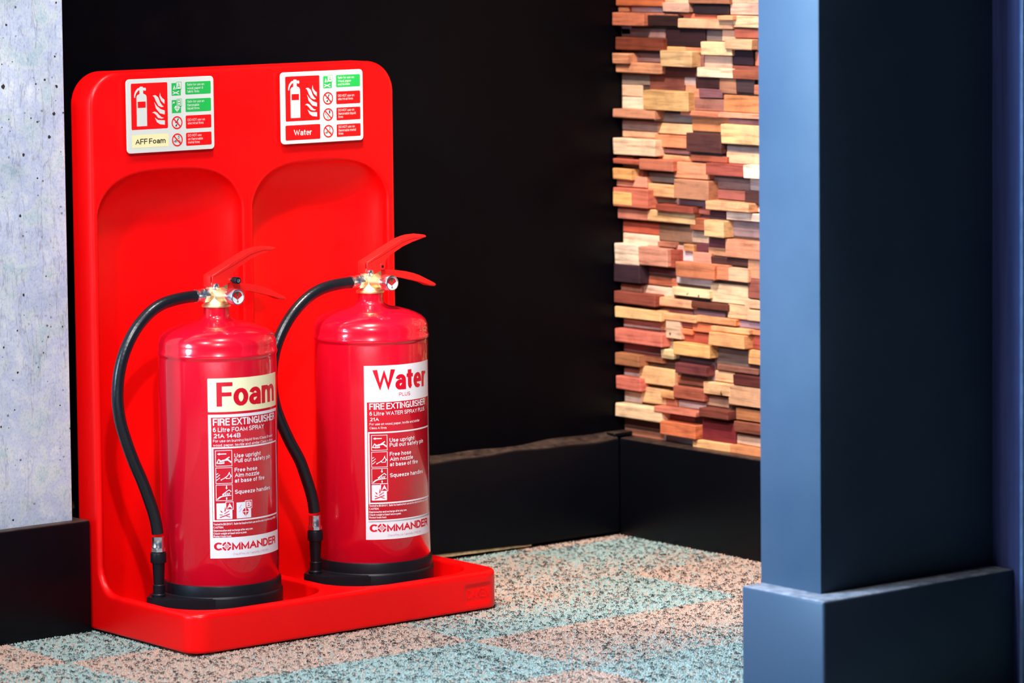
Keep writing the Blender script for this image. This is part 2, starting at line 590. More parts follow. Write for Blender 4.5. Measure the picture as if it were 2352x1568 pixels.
g2 = t.ramp(blot, [(0.3, (0.72, 0.66, 0.66)), (0.5, (1, 1, 1)), (0.7, (1.12, 1.1, 1.05))])
c = t.mix(0.85, oi.outputs['Color'], g1, 'MULTIPLY')
c = t.mix(0.8, c, g2, 'MULTIPLY')
kn = t.ramp(t.noise(75, 2, 0.5, add.outputs[0]), [(0.74, (0, 0, 0)), (0.79, (1, 1, 1))])
c = t.mix(kn, c, (0.05, 0.02, 0.01))
t.l(c, t.bsdf.inputs['Base Color'])
t.bump(fib, 0.55, 0.0015)

M['yarn'] = material('carpet_yarn', (0.4, 0.4, 0.4), 0.95, spec=0.1)
t = NT(M['yarn'])
at = t.n('ShaderNodeAttribute', attribute_name='yarn')
t.l(at.outputs['Color'], t.bsdf.inputs['Base Color'])
AQUA, BEIGE = (0.262, 0.352, 0.336), (0.435, 0.30, 0.24)


def backing(name, col):
    mt = material(name, col, 0.95, spec=0.1)
    t = NT(mt)
    nz = t.noise(170, 3, 0.6)
    t.l(t.ramp(nz, [(0.37, tuple(c * 0.07 for c in col)), (0.43, tuple(c * 0.85 for c in col)), (0.7, tuple(min(1, c * 1.1) for c in col))]), t.bsdf.inputs['Base Color'])
    t.bump(nz, 0.6, 0.003)
    return mt


M['aqua'] = backing('carpet_aqua', AQUA)
M['beige'] = backing('carpet_beige', BEIGE)
M['subfloor'] = backing('carpet_mixed', tuple((a + b) / 2 for a, b in zip(AQUA, BEIGE)))

M['stand'] = material('red_moulded_plastic', (0.92, 0.0012, 0.0016), 0.34, spec=0.3)
t = NT(M['stand'])
t.bump(t.noise(900, 2), 0.05, 0.0004)
t.l(t.ramp(t.noise(12, 6, 0.7), [(0.3, (0.30,) * 3), (0.7, (0.42,) * 3)]), t.bsdf.inputs['Roughness'])
M['tank'] = material('red_gloss_enamel', (0.74, 0.003, 0.020), 0.25, spec=0.35, coat=1.0, coat_rough=0.03)
t = NT(M['tank'])
t.bump(t.noise(60, 3), 0.02, 0.002)
M['handle'] = grain(material('red_powder_coat', (0.82, 0.010, 0.008), 0.38), 400, 0.05, 0.05)
M['rubber'] = grain(material('black_rubber', (0.0045, 0.005, 0.0085), 0.42, spec=0.3), 200, 0.2, 0.05)
M['hose'] = material('black_hose_rubber', (0.006, 0.007, 0.011), 0.30, spec=0.55)
t = NT(M['hose'])
tc = t.n('ShaderNodeTexCoord')
wv = t.n('ShaderNodeTexWave', wave_type='BANDS', bands_direction='DIAGONAL')
wv.inputs['Scale'].default_value = 75
t.l(tc.outputs['Object'], wv.inputs['Vector'])
t.bump(wv.outputs['Color'], 0.10, 0.0005)
M['chrome'] = grain(material('chrome_plate', (0.90, 0.90, 0.92), 0.24, metallic=1.0), 120, 0.05)
M['brass'] = grain(material('cast_brass', (0.95, 0.72, 0.40), 0.48, metallic=1.0), 260, 0.10, 0.25)
M['white_print'] = grain(material('white_print', (0.80, 0.79, 0.84), 0.30, spec=0.4), 40, 0.02)
M['cream_print'] = grain(material('cream_print', '#f1ecc0', 0.30, spec=0.4), 40, 0.02)
M['red_print'] = grain(material('red_print', (0.66, 0.003, 0.018), 0.30), 40, 0.03)
M['thin_print'] = grain(material('dull_mauve_print', '#c58aa0', 0.4), 40, 0.03)
M['plate'] = grain(material('sign_plate_white', '#ccd0c9', 0.42, spec=0.4), 30, 0.015)
M['sign_red'] = grain(material('sign_red', (0.86, 0.002, 0.003), 0.4), 30, 0.02)
M['sign_green'] = grain(material('sign_green', (0.012, 0.42, 0.07), 0.4), 30, 0.03)
M['sign_cream'] = grain(material('sign_cream', '#e7dfa8', 0.4), 30, 0.02)
M['black_print'] = grain(material('black_print', (0.006, 0.006, 0.008), 0.4), 30, 0.1)
M['green_print'] = grain(material('gauge_green', (0.01, 0.10, 0.03), 0.4), 30, 0.1)
M['gauge_red'] = grain(material('gauge_red', (0.55, 0.01, 0.02), 0.4), 30, 0.1)
M['foam_pad'] = grain(material('foam_pad', (0.5, 0.5, 0.5), 0.9), 200, 0.1)
M['raw_edge'] = grain(material('bare_timber_edge', '#b99a72', 0.8), 90, 0.35, 0.3)
M['door'] = material('brushed_blue_laminate', (0.04, 0.05, 0.16), 0.42, spec=0.35)
t = NT(M['door'])
br = t.noise(60, 6, 0.7, mscale=(1.0, 1.0, 0.03))
t.l(t.ramp(br, [(0.3, (0.034, 0.044, 0.13)), (0.7, (0.085, 0.10, 0.26))]), t.bsdf.inputs['Base Color'])
t.bump(br, 0.2, 0.001)
M['door_highlight'] = grain(material('door_edge_highlight', (0.14, 0.22, 0.40), 0.35), 60, 0.2)  # paler blue paints the highlight on the jamb's front edge

# ------------------------------------------------------------------ room
HT = 2.6
tag(box_obj('floor', -6, 1.2, -6, 0.1, -0.05, -0.0075, M['subfloor']), 'carpet of aqua and beige speckled tiles running through the room', kind='structure')
floor = bpy.data.objects['floor']
tag(box_obj('wall_back', -1.3, 0.3, 0.028, 0.10, -0.05, HT, M['black_paint']), 'black painted wall behind the red stand', kind='structure')
tag(box_obj('wall_left', -2.15, -1.0737, -0.09, 0.028, -0.05, HT, M['concrete'], bev=0.0012, seg=1), 'pale pitted concrete wall end left of the red stand', kind='structure')
wall_l = bpy.data.objects['wall_left']
wall_r = tag(box_obj('wall_right', 0.0365, 0.12, -1.0, 0.10, -0.05, HT, grain(material('timber_backing', '#4a3226', 0.8), 90, 0.3, 0.3)), 'wall clad in small reclaimed timber blocks', kind='structure')


def bar(name, x0, x1, y0, y1, z1, bev=0.004, mat='skirting'):
    o = box_obj(name, x0, x1, y0, y1, -0.006, z1, M[mat], None, bev, 3)
    return tag(o, kind='structure')


def wavy_skirting():
    """Back skirting: an uneven, hand-finished top edge."""
    bm = bmesh.new()
    n = 60
    rows = []
    for i in range(n + 1):
        x = -1.056 + (1.056) * i / n
        dz = 0.0012 * math.sin(x * 23) + 0.0009 * math.sin(x * 57 + 1)
        dy = 0.0016 * math.sin(x * 15 + 2) + 0.0012 * math.sin(x * 41)
        pr = [(0.028, -0.006), (0.0, -0.006 if x < -0.60 else 0.004 + 0.006 * max(0, min(1, (-0.19 - x) / 0.2))),
              (0.0, 0.148 + dz), (0.0015, 0.1515 + dz), (0.005, 0.1535 + dz), (0.016, 0.1545 + dz * 1.5),
              (0.022 + dy, 0.1556 + dz), (0.028, 0.1585 + 1.2 * dy)]
        rows.append([bm.verts.new((x, y, z)) for y, z in pr])
    k = len(rows[0])
    for a, b in zip(rows, rows[1:]):
        for j in range(k):
            q = (j + 1) % k
            bm.faces.new((a[j], b[j], b[q], a[q]))
    bm.faces.new(rows[0])
    bm.faces.new(rows[-1])
    return tag(bm_obj('baseboard_back', bm, M['skirting'], None, True, 50), 'black skirting board along the back wall', kind='structure')


bb = wavy_skirting()
bm = bmesh.new()
rows = []
for i in range(31):
    x = -0.60 + 0.42 * i / 30
    h = 0.0095 * min(1, (-0.17 - x) / 0.2) + 0.0008 * math.sin(i * 1.9)
    rows.append([bm.verts.new((x, y, z)) for y, z in ((0.0012, 0.0005 + 0.3 * max(h, 0)), (0.0012, 0.002 + max(h, 0.0003)), (0.018, 0.002 + max(h, 0.0003)), (0.018, 0.0005))])
for a, b in zip(rows, rows[1:]):
    for j in range(4):
        bm.faces.new((a[j], b[j], b[(j + 1) % 4], a[(j + 1) % 4]))
bm.faces.new(rows[0])
bm.faces.new(rows[-1])
tag(bm_obj('bare_edge', bm, M['raw_edge'], bb), 'unpainted pale timber edge under the skirting')
box_obj('skirting_cap', -0.004, 0.0355, 0.006, 0.028, 0.1525, 0.1605, M['skirting'], bb, 0.003, 3)
bar('baseboard_right', 0.0, 0.0365, -1.0, 0.0, 0.1537)['label'] = 'black skirting board under the timber cladding'
bm = bmesh.new()
add_box(bm, -6, -1.057, -0.11, -0.0905, -0.006, 0.1545, 0.004, 3)
add_box(bm, -1.0735, -1.057, -0.0905, 0.027, -0.006, 0.1535, 0.002, 2)
tag(bm_obj('baseboard_left', bm, M['skirting'], None, True, 40), 'black skirting board wrapped round the concrete wall end', kind='structure')

# pits in the concrete: flat dark discs painting the shade of holes, set a hair proud of the skin
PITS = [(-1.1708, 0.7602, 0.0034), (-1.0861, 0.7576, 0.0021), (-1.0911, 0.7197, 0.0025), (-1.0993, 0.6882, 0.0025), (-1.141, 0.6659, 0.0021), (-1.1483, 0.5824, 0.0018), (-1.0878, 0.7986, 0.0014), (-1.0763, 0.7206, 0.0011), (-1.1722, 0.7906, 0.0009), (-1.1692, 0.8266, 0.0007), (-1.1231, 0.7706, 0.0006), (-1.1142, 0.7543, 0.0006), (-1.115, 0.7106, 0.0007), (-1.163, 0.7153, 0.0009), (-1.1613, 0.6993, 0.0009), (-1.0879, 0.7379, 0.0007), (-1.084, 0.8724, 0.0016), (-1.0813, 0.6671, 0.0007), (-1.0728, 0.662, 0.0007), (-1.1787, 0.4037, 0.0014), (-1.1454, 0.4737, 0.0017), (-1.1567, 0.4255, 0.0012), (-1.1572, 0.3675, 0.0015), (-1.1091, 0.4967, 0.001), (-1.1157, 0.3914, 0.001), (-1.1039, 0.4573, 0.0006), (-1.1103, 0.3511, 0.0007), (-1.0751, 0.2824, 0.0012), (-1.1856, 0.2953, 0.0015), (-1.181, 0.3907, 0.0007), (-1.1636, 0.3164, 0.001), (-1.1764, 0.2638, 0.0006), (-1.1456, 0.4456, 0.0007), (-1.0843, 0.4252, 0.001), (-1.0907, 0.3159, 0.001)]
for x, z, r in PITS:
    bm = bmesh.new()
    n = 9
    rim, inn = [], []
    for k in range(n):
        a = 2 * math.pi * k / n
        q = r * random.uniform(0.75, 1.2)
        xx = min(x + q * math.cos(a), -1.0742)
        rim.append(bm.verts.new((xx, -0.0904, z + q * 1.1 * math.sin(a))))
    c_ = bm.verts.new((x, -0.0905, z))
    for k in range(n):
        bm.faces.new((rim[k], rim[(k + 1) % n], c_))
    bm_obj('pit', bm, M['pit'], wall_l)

win = tag(box_obj('window_1', -6, -4.25, -0.09, 0.028, -0.05, HT, M['concrete']), 'tall window beside the concrete wall', kind='structure')
for a_, b_, c_, d_ in ((-4.25, -2.15, 1.95, HT), (-4.25, -2.15, -0.05, 0.55)):
    box_obj('window_wall', a_, b_, -0.09, 0.028, c_, d_, M['concrete'], win)
for a_, b_, c_, d_ in ((-4.25, -4.16, 0.55, 1.95), (-2.24, -2.15, 0.55, 1.95), (-4.16, -2.24, 1.91, 1.95), (-4.16, -2.24, 0.55, 0.60)):
    box_obj('window_frame', a_, b_, -0.10, 0.02, c_, d_, M['skirting'], win)

# timber blocks of the right wall: Y0 Y1 Z0 Z1 (tenths of a millimetre), projection class, colour
def srgb(*c):
    return tuple(x / 12.92 if x <= 0.04045 else ((x + 0.055) / 1.055) ** 2.4 for x in (int(q) / 255 for q in c))


DEPTH = (0.0, 0.006, 0.012, 0.020)
WOOD = """-859 260 8387 8507 2 200 95 35
-1404 -792 8451 8517 1 245 195 150
-1470 -860 8303 8450 2 210 155 130
-2416 -1473 8445 8528 2 170 100 60
-3147 -2350 8475 8538 1 235 185 140
-721 260 8299 8365 0 225 210 215
3 260 8310 8370 1 180 110 70
-2348 -1520 8281 8431 1 45 25 30
-3145 -2361 8286 8464 1 225 170 140
-1456 -1331 8297 8399 0 200 130 90
-507 260 8075 8281 3 200 105 65
-1234 -416 8077 8250 2 50 22 20
-2503 -1235 8065 8210 2 235 165 115
-2006 -1100 8212 8279 0 225 105 60
-2593 -2229 8202 8272 3 225 150 95
-3209 -2505 8095 8274 2 250 190 135
-1167 -347 8250 8279 1 215 120 75
29 260 7925 8059 0 200 180 190
-788 260 7882 8031 0 160 115 105
-1781 -858 7771 8042 1 50 20 25
-2118 -1716 7865 8026 0 120 100 95
-2415 -2120 7871 8042 0 225 170 130
-3142 -2483 7932 8081 1 170 80 55
-887 260 7693 7884 2 125 50 20
-2477 -1768 7655 7861 2 250 195 135
-2994 -2386 7762 7918 3 225 160 110
-3141 -2832 7750 7908 1 130 80 60
-1314 -819 7694 7760 1 230 160 90
-1699 -1303 7703 7756 1 225 130 80
-126 260 7472 7634 3 225 145 95
-848 260 7333 7494 2 225 145 95
-664 260 7503 7650 0 140 100 100
-1622 -889 7458 7704 3 220 170 110
-1711 -1352 7469 7697 0 150 90 80
-2343 -1712 7456 7644 0 225 180 150
-2885 -2412 7511 7746 1 45 22 30
-3074 -2810 7511 7728 0 235 110 60
-3139 -2410 7454 7506 1 150 70 50
-1591 -792 7305 7438 1 100 40 30
-2485 -1660 7311 7461 2 250 205 160
-3203 -2475 7306 7449 2 165 80 45
-421 260 7130 7302 0 150 125 110
-1240 -411 7074 7308 0 130 65 50
-1510 -1242 7161 7296 0 205 170 160
-2121 -1574 7136 7297 1 60 25 25
-2501 -2111 7069 7305 1 175 110 75
-2915 -2494 7093 7309 1 70 45 45
-3136 -2905 7074 7230 1 190 100 60
-238 260 6944 7132 0 240 185 145
-260 260 6745 6936 0 250 215 185
-1526 -454 6766 7073 3 220 165 95
-1650 -1309 6982 7180 1 240 130 85
-2177 -1642 6992 7136 1 140 80 85
-2216 -1361 6786 6975 1 165 100 80
-3133 -2212 6792 7055 1 215 125 60
-753 260 6620 6751 3 215 140 100
-2137 -1279 6716 6782 2 225 120 75
-3198 -2122 6706 6788 2 240 150 105
-1415 -512 6579 6717 0 170 145 135
-2277 -1407 6462 6706 0 225 130 65
-3067 -2256 6596 6684 0 170 110 105
-604 260 6416 6560 0 185 155 155
-1420 -587 6388 6553 0 250 190 130
-591 260 6301 6400 0 245 180 140
-751 260 6039 6290 3 250 205 165
-1345 -582 6184 6371 1 240 140 85
-2208 -1399 6141 6439 2 90 45 40
-3195 -2198 6310 6606 2 245 190 120
-2228 -2062 6121 6275 0 50 20 20
-3063 -2218 6138 6267 0 150 125 115
-1394 -573 6082 6158 0 150 95 90
-1393 -595 5994 6057 0 245 165 105
-2278 -1445 5999 6096 1 175 80 45
-3062 -2213 5997 6175 0 240 180 130
-361 260 5921 5966 3 200 90 60
-155 260 5958 6002 2 130 60 45
-1183 -374 5818 5991 3 205 110 75
-159 260 5804 5877 0 170 140 120
-195 260 5634 5810 3 245 170 90
-389 260 5692 5780 1 170 80 50
-456 260 5517 5692 2 240 160 125
-988 -313 5625 5764 0 165 155 150
-1921 -1093 5726 5971 2 235 145 95
-2007 -1200 5411 5714 3 195 125 85
-2787 -1925 5814 5994 3 180 75 55
-3278 -2789 5810 6005 3 255 225 190
-2747 -1845 5594 5763 0 150 105 95
-3059 -2737 5604 5785 0 205 160 145
-2621 -1878 5433 5578 0 165 85 70
-3122 -2670 5397 5604 1 75 40 35
-1 260 5422 5605 0 225 200 195
-1054 -381 5396 5597 1 250 180 115
-190 260 5230 5441 3 245 185 100
-569 260 5204 5507 3 220 110 80
-1068 -340 5299 5393 0 120 90 80
-554 -363 5187 5291 0 245 200 165
-1748 -1050 5276 5377 0 165 115 120
-2929 -1942 5279 5418 3 245 165 105
-3056 -2707 5282 5369 0 235 205 200
-1645 -761 5188 5294 3 160 65 40
-1902 -1484 5179 5272 1 185 90 70
-2252 -1888 5169 5241 1 90 45 55
-491 260 5005 5177 2 225 130 100
-1593 -476 5009 5186 2 245 185 120
-3186 -2308 5137 5261 2 250 205 175
-2196 -1455 5092 5160 0 125 75 75
-622 260 4779 4959 0 210 85 50
-1392 -612 4700 4958 0 150 105 80
-1820 -1468 4930 5118 2 175 85 40
-2347 -1896 4859 5115 3 235 180 115
-3053 -2300 4876 5114 0 155 120 115
-1765 -1394 4721 4903 0 215 170 140
-619 260 4594 4767 0 250 205 175
-2176 -1785 4665 4800 0 125 60 65
-2175 -1784 4549 4670 0 235 155 100
-3181 -2288 4563 4840 2 230 140 95
-1069 -649 4612 4695 1 190 115 85
-1493 -1266 4577 4688 1 215 140 75
-1792 -1490 4578 4714 0 115 50 55
-1207 -995 4570 4650 0 215 160 140
-341 260 4288 4610 3 250 215 185
-1019 -333 4311 4597 3 225 145 115
-1193 -919 4302 4590 2 170 70 45
-1424 -1096 4412 4594 0 225 200 200
-1903 -1481 4379 4584 1 225 140 110
-2742 -1896 4430 4542 1 85 45 40
-3113 -2732 4256 4544 1 210 140 95
-362 260 4004 4286 3 60 35 45
-1039 -133 4157 4259 0 130 70 75
-1037 -131 3991 4116 0 225 115 70
-2104 -1203 4186 4418 3 210 115 65
-2367 -1943 4191 4429 2 220 125 75
-2806 -2353 4193 4402 2 240 170 125
-1887 -1027 4054 4172 0 220 195 195
-1926 -1053 3879 4009 2 250 210 150
-2753 -1862 3830 4127 1 245 195 145
-3111 -2734 3956 4252 1 160 80 60
-239 260 3841 3960 1 200 130 95
-938 -154 3810 3966 0 250 205 175
-731 260 3667 3848 3 150 65 45
-1498 -629 3685 3816 2 240 165 115
-2317 -1478 3716 3818 2 110 50 30
-3110 -2647 3798 3935 1 240 180 130
-1392 -174 3634 3638 0 160 95 95
-2148 -1416 3601 3667 0 150 110 120
-2751 -2263 3608 3824 1 240 185 130
-3108 -2730 3607 3775 1 230 170 120
-853 260 3441 3603 3 245 190 120
-1613 -753 3473 3585 2 245 170 105
-2498 -1591 3499 3604 2 240 150 85
-3042 -2373 3478 3583 0 165 130 145
-628 260 3267 3390 0 215 185 180
-817 -683 3292 3495 1 225 150 100
-1217 -871 3181 3468 2 225 180 145
-1464 -1050 3370 3462 1 170 70 50
-1907 -1458 3336 3476 1 235 110 50
-1464 -1049 3331 3359 1 240 120 60
-1785 -1113 3157 3312 0 190 75 45
-2827 -1957 3411 3470 2 240 170 105
-2788 -1981 3175 3380 3 240 165 95
-3107 -2818 3392 3467 1 240 130 65
-3040 -2752 3170 3379 0 180 70 45
-872 260 3040 3251 3 225 110 85
-924 -646 2996 3289 0 190 160 140
-655 260 2869 2997 0 165 90 95
-1995 -1142 2958 3150 3 240 170 90
-1064 -763 2860 3003 2 250 215 150
-2679 -1913 2855 3121 0 130 100 90
-3103 -2732 2934 3159 1 240 165 90
-310 260 2672 2863 3 175 105 60
-771 -251 2757 2862 1 185 105 65
-1093 -684 2753 2827 0 110 65 60
-1921 -1085 2762 2879 0 150 105 105
-1022 -184 2408 2680 1 245 180 115
-124 260 2473 2604 0 220 190 180
-329 260 2283 2487 3 230 110 85
-1911 -1186 2670 2831 3 120 50 50
-1744 -956 2472 2595 0 185 100 65
-2937 -2000 2776 2869 1 150 90 70
-1931 -1728 2584 2753 0 170 140 140
-2358 -1914 2593 2759 0 245 185 130
-3166 -2457 2599 2757 2 95 35 30
-1771 -1050 2258 2453 2 180 85 55
-2374 -1758 2395 2578 2 245 185 125
-3163 -2329 2283 2590 2 220 160 115
-828 -204 2104 2346 1 235 180 120
-1053 -739 2227 2339 2 235 160 90
-163 260 2060 2234 0 220 195 185
-1694 -992 2106 2218 0 220 195 185
-1066 -805 2096 2213 1 175 95 65
-2216 -1677 2190 2348 0 190 140 110
-854 260 1842 2050 3 245 200 150
-1688 -694 2038 2096 3 210 110 80
-2402 -1736 2041 2176 3 125 55 40
-3096 -2437 2047 2225 1 195 120 65
-1433 -674 1843 1964 0 170 75 55
-1656 -825 1666 1879 3 225 110 50
-2416 -1654 1655 1971 1 125 25 35
-3160 -2455 1867 2028 2 145 75 50
-610 260 1662 1803 0 115 70 55
-681 260 1510 1634 0 205 120 85
-3028 -2358 1663 1819 0 230 190 160
-1406 -689 1517 1631 0 200 175 170
-2373 -1515 1524 1654 2 245 180 110
-3157 -2363 1504 1655 2 220 135 75"""


def timber_block(y0, y1, z0, z1, d, col, rough=0.5):
    """One block: a box with worn, slightly wandering edges."""
    xf = 0.0355 - d
    bm = bmesh.new()
    add_box(bm, xf, 0.0375, y0, y1, z0, z1, min(0.0011, (z1 - z0) * 0.15), 1)
    for v in bm.verts:
        if v.co.x < 0.03:
            v.co.x += random.uniform(-1, 1) * 0.0011 * rough
        v.co.y += random.uniform(-1, 1) * 0.0010 * rough
        v.co.z += random.uniform(-1, 1) * 0.0009 * rough
    o = bm_obj('timber_block', bm, M['timber'], wall_r)
    o.color = (*col, 1)
    return o


blocks = []
for ln in WOOD.split('\n'):
    a = ln.split()
    y0, y1, z0, z1 = (int(q) * 1e-4 for q in a[:4])
    if z1 - z0 < 0.007:
        z0 = z1 - 0.008
    d = DEPTH[int(a[4])] + random.uniform(-0.0012, 0.0018)
    col = srgb(*a[5:8])
    g_ = sum(col) / 3
    col = tuple(0.92 * (0.86 * q + 0.14 * g_) for q in col)
    timber_block(y0, y1, max(z0, 0.1525), z1, max(d, 0.0008), col)
cols = [srgb(*ln.split()[5:8]) for ln in WOOD.split('\n')]
z = 0.1545
while z < 0.93:
    h = random.uniform(0.014, 0.025)
    y = -0.33 - random.uniform(0, 0.03)
    for k in range(2 if z < 0.86 else 5):
        if z >= 0.85 and k == 0:
            y = 0.026
        wd = random.uniform(0.06, 0.115)
        timber_block(y - wd, y, z, z + h, random.choice(DEPTH) + 0.001, random.choice(cols))
        y -= wd
    z += h

for k in range(5):                          # the rest of the cladding, hidden behind the pillar from here
    bm = bmesh.new()
    z = 0.1545 + 0.004 * k
    while z < 0.95:
        y = -0.56 - 0.095 * k
        add_box(bm, 0.0355 - random.choice(DEPTH), 0.0375, y - 0.094, y, z, z + 0.018, 0.001, 1)
        z += 0.0185
    o = bm_obj('hidden_blocks', bm, M['timber'], wall_r)
    o['kind'] = 'stuff'
    o.color = (*((0.20, 0.09, 0.05), (0.33, 0.17, 0.09), (0.16, 0.08, 0.06), (0.38, 0.22, 0.12), (0.26, 0.11, 0.06))[k], 1)

# ------------------------------------------------------------------ pillar and door on the right
pil = tag(box_obj('pillar', -0.6855, -0.376, -1.186, -1.0775, -0.006, HT, M['pillar'], None, 0.0015, 2), 'dark blue painted pillar with a broad skirting', kind='structure')
bm = bmesh.new()
add_box(bm, -0.7175, -0.384, -1.224, -1.0765, -0.006, 0.1535, 0.004, 3)
bm_obj('pillar_plinth', bm, M['pillar_base'], pil, True, 40)
dr = tag(box_obj('door_1', -0.384, -0.30, -1.2345, -1.0775, -0.006, HT, M['door'], None, 0.001, 1), 'dark blue brushed door jamb against the right side of the pillar', kind='structure')
box_obj('edge_highlight', -0.3865, -0.30, -1.2405, -1.2345, -0.006, HT, M['door_highlight'], dr, 0.0015, 2)  # thin added strip carrying the painted highlight of the jamb edge

# ------------------------------------------------------------------ carpet tiles
def project(P):
    """Points to frame pixels (used only to leave out yarn that lies far outside the view)."""
    q = (P - np.array(CAM)) @ np.array([r2, d2, fw]).T
    return 1176 + F_PX * q[:, 0] / q[:, 2], CY_PX + F_PX * q[:, 1] / q[:, 2]


def lathe_dome(n=5):
    v, f = [], []
    for r, z in ((1.0, 0.0), (0.8, 0.7)):
        for k in range(n):
            a = 2 * math.pi * (k + (0.5 if z else 0)) / n
            v.append((r * math.cos(a), r * math.sin(a), z))
    v.append((0, 0, 1.0))
    for k in range(n):
        j = (k + 1) % n
        f += [(k, j, n + k), (j, n + j, n + k), (n + k, n + j, 2 * n)]
    return np.array(v), np.array(f)


def curl(nseg=5):
    """A short bent thread of dark yarn."""
    v, f = [], []
    for i in range(nseg + 1):
        t = i / nseg
        a = math.pi * (t - 0.5) * 1.3
        x, y = math.sin(a), 0.9 * (math.cos(a) - 0.6)
        z = 0.35 + 0.9 * math.sin(math.pi * t)
        rr = 0.26
        for k in range(3):
            b = 2 * math.pi * k / 3 + 0.5
            v.append((x * (1 + rr * math.cos(b)), y + rr * math.cos(b) * math.cos(a), z + rr * math.sin(b)))
    for i in range(nseg):
        for k in range(3):
            j = (k + 1) % 3
            a, b, c, d = i * 3 + k, i * 3 + j, i * 3 + 3 + j, i * 3 + 3 + k
            f += [(a, b, c), (a, c, d)]
    return np.array(v), np.array(f)


DOME, CURL = lathe_dome(), curl()


def pile(tile, x0, x1, y0, y1, col, soft):
    def blend(P):
        """Share of the other colour's yarn: some tiles are woven to run into their neighbour."""
        t = (P[:, 1] - y0) / (y1 - y0)
        s = (P[:, 0] - x0) / (x1 - x0)
        p = np.full(len(P), .10)
        if soft == 'back':
            p = .10 + .62 * np.clip((t - .2) / .6, 0, 1) * np.clip((.92 - s) / .35, 0.1, 1)
        if soft == 'front':
            p = .10 + .45 * np.clip((.6 - t) / .5, 0, 1)
        if soft == 'both':
            p = .12 + .35 * np.clip((s - .45) / .4, 0, 1)
        return p

    gap = 0.0008
    sp = 0.0031
    nx, ny = int((x1 - x0) / sp), int((y1 - y0) / sp)
    if nx < 1 or ny < 1:
        return
    gx, gy = np.meshgrid(np.arange(nx), np.arange(ny))
    px = x0 + gap + (gx.ravel() + 0.5 + 0.5 * (gy.ravel() % 2) * 0.8) * sp + RNG.uniform(-.35, .35, nx * ny) * sp
    py = y0 + gap + (gy.ravel() + 0.5) * sp + RNG.uniform(-.35, .35, nx * ny) * sp
    P = np.stack([px, py, np.zeros_like(px)], 1)

    def seen(P):
        u, v = project(P)
        k = (u > -260) & (u < 1900) & (v < 1740) & (v > 1150)
        k &= ~((P[:, 0] > -1.052) & (P[:, 0] < -0.526) & (P[:, 1] > -0.352) & (P[:, 1] < -0.05))
        k &= ~((P[:, 0] < -1.057) & (P[:, 1] > -0.110)) & (P[:, 1] < 0.0) & (P[:, 0] < 0.0)
        k &= ~((P[:, 0] > -0.7175) & (P[:, 1] > -1.224) & (P[:, 1] < -1.0765))
        return k
    P = P[seen(P)]
    m_ = int((x1 - x0) * (y1 - y0) * 12000)
    Q = np.stack([RNG.uniform(x0, x1, m_), RNG.uniform(y0, y1, m_), np.zeros(m_)], 1)
    Q = Q[seen(Q)] if m_ else Q
    if not len(P):
        return
    V, Fc, C = [], [], []
    base = np.array(col)
    off = 0
    for pts, (tv, tf), dark in ((P, DOME, False), (Q, CURL, True)):
        n = len(pts)
        if not n:
            continue
        ang = RNG.uniform(0, 2 * np.pi, n)
        if dark:
            sx = RNG.uniform(0.0012, 0.0025, n)
            sy = sx * RNG.uniform(.6, 1.1, n)
            sz = RNG.uniform(0.0011, 0.0017, n)
            zz = np.full(n, -0.0016)
            cc = np.outer(RNG.uniform(.6, 1.6, n), (0.018, 0.020, 0.026))
        else:
            sx = RNG.uniform(0.0016, 0.0023, n)
            sy = sx * RNG.uniform(.75, 1.25, n)
            sz = RNG.uniform(0.0034, 0.0052, n)
            zz = np.full(n, -0.0056)
            cc = base[None, :] * RNG.uniform(.78, 1.16, n)[:, None]
            other = np.array(BEIGE if col is AQUA else AQUA)
            cc = np.where((RNG.random(n) < blend(pts))[:, None], other[None, :] * RNG.uniform(.8, 1.1, n)[:, None], cc)
        ca, sa = np.cos(ang), np.sin(ang)
        x = tv[None, :, 0] * sx[:, None]
        y = tv[None, :, 1] * sy[:, None]
        vx = pts[:, 0:1] + x * ca[:, None] - y * sa[:, None]
        vy = pts[:, 1:2] + x * sa[:, None] + y * ca[:, None]
        vz = zz[:, None] + tv[None, :, 2] * sz[:, None]
        V.append(np.stack([vx, vy, vz], 2).reshape(-1, 3))
        Fc.append((tf[None] + (off + np.arange(n) * len(tv))[:, None, None]).reshape(-1, 3))
        C.append(np.repeat(cc, len(tv), 0))
        off += n * len(tv)
    V, Fc, C = np.concatenate(V), np.concatenate(Fc), np.concatenate(C)
    me = bpy.data.meshes.new('pile')
    me.vertices.add(len(V))
    me.vertices.foreach_set('co', V.astype(np.float32).ravel())
    me.loops.add(len(Fc) * 3)
    me.loops.foreach_set('vertex_index', Fc.astype(np.int32).ravel())
    me.polygons.add(len(Fc))
    me.polygons.foreach_set('loop_start', (np.arange(len(Fc)) * 3).astype(np.int32))
    me.polygons.foreach_set('use_smooth', np.ones(len(Fc), dtype=bool))
    me.update(calc_edges=True)
    at = me.color_attributes.new('yarn', 'FLOAT_COLOR', 'POINT')
    at.data.foreach_set('color', np.concatenate([C, np.ones((len(C), 1))], 1).astype(np.float32).ravel())
    o = link_mesh('pile', me, M['yarn'], tile)
    o['kind'] = 'stuff'


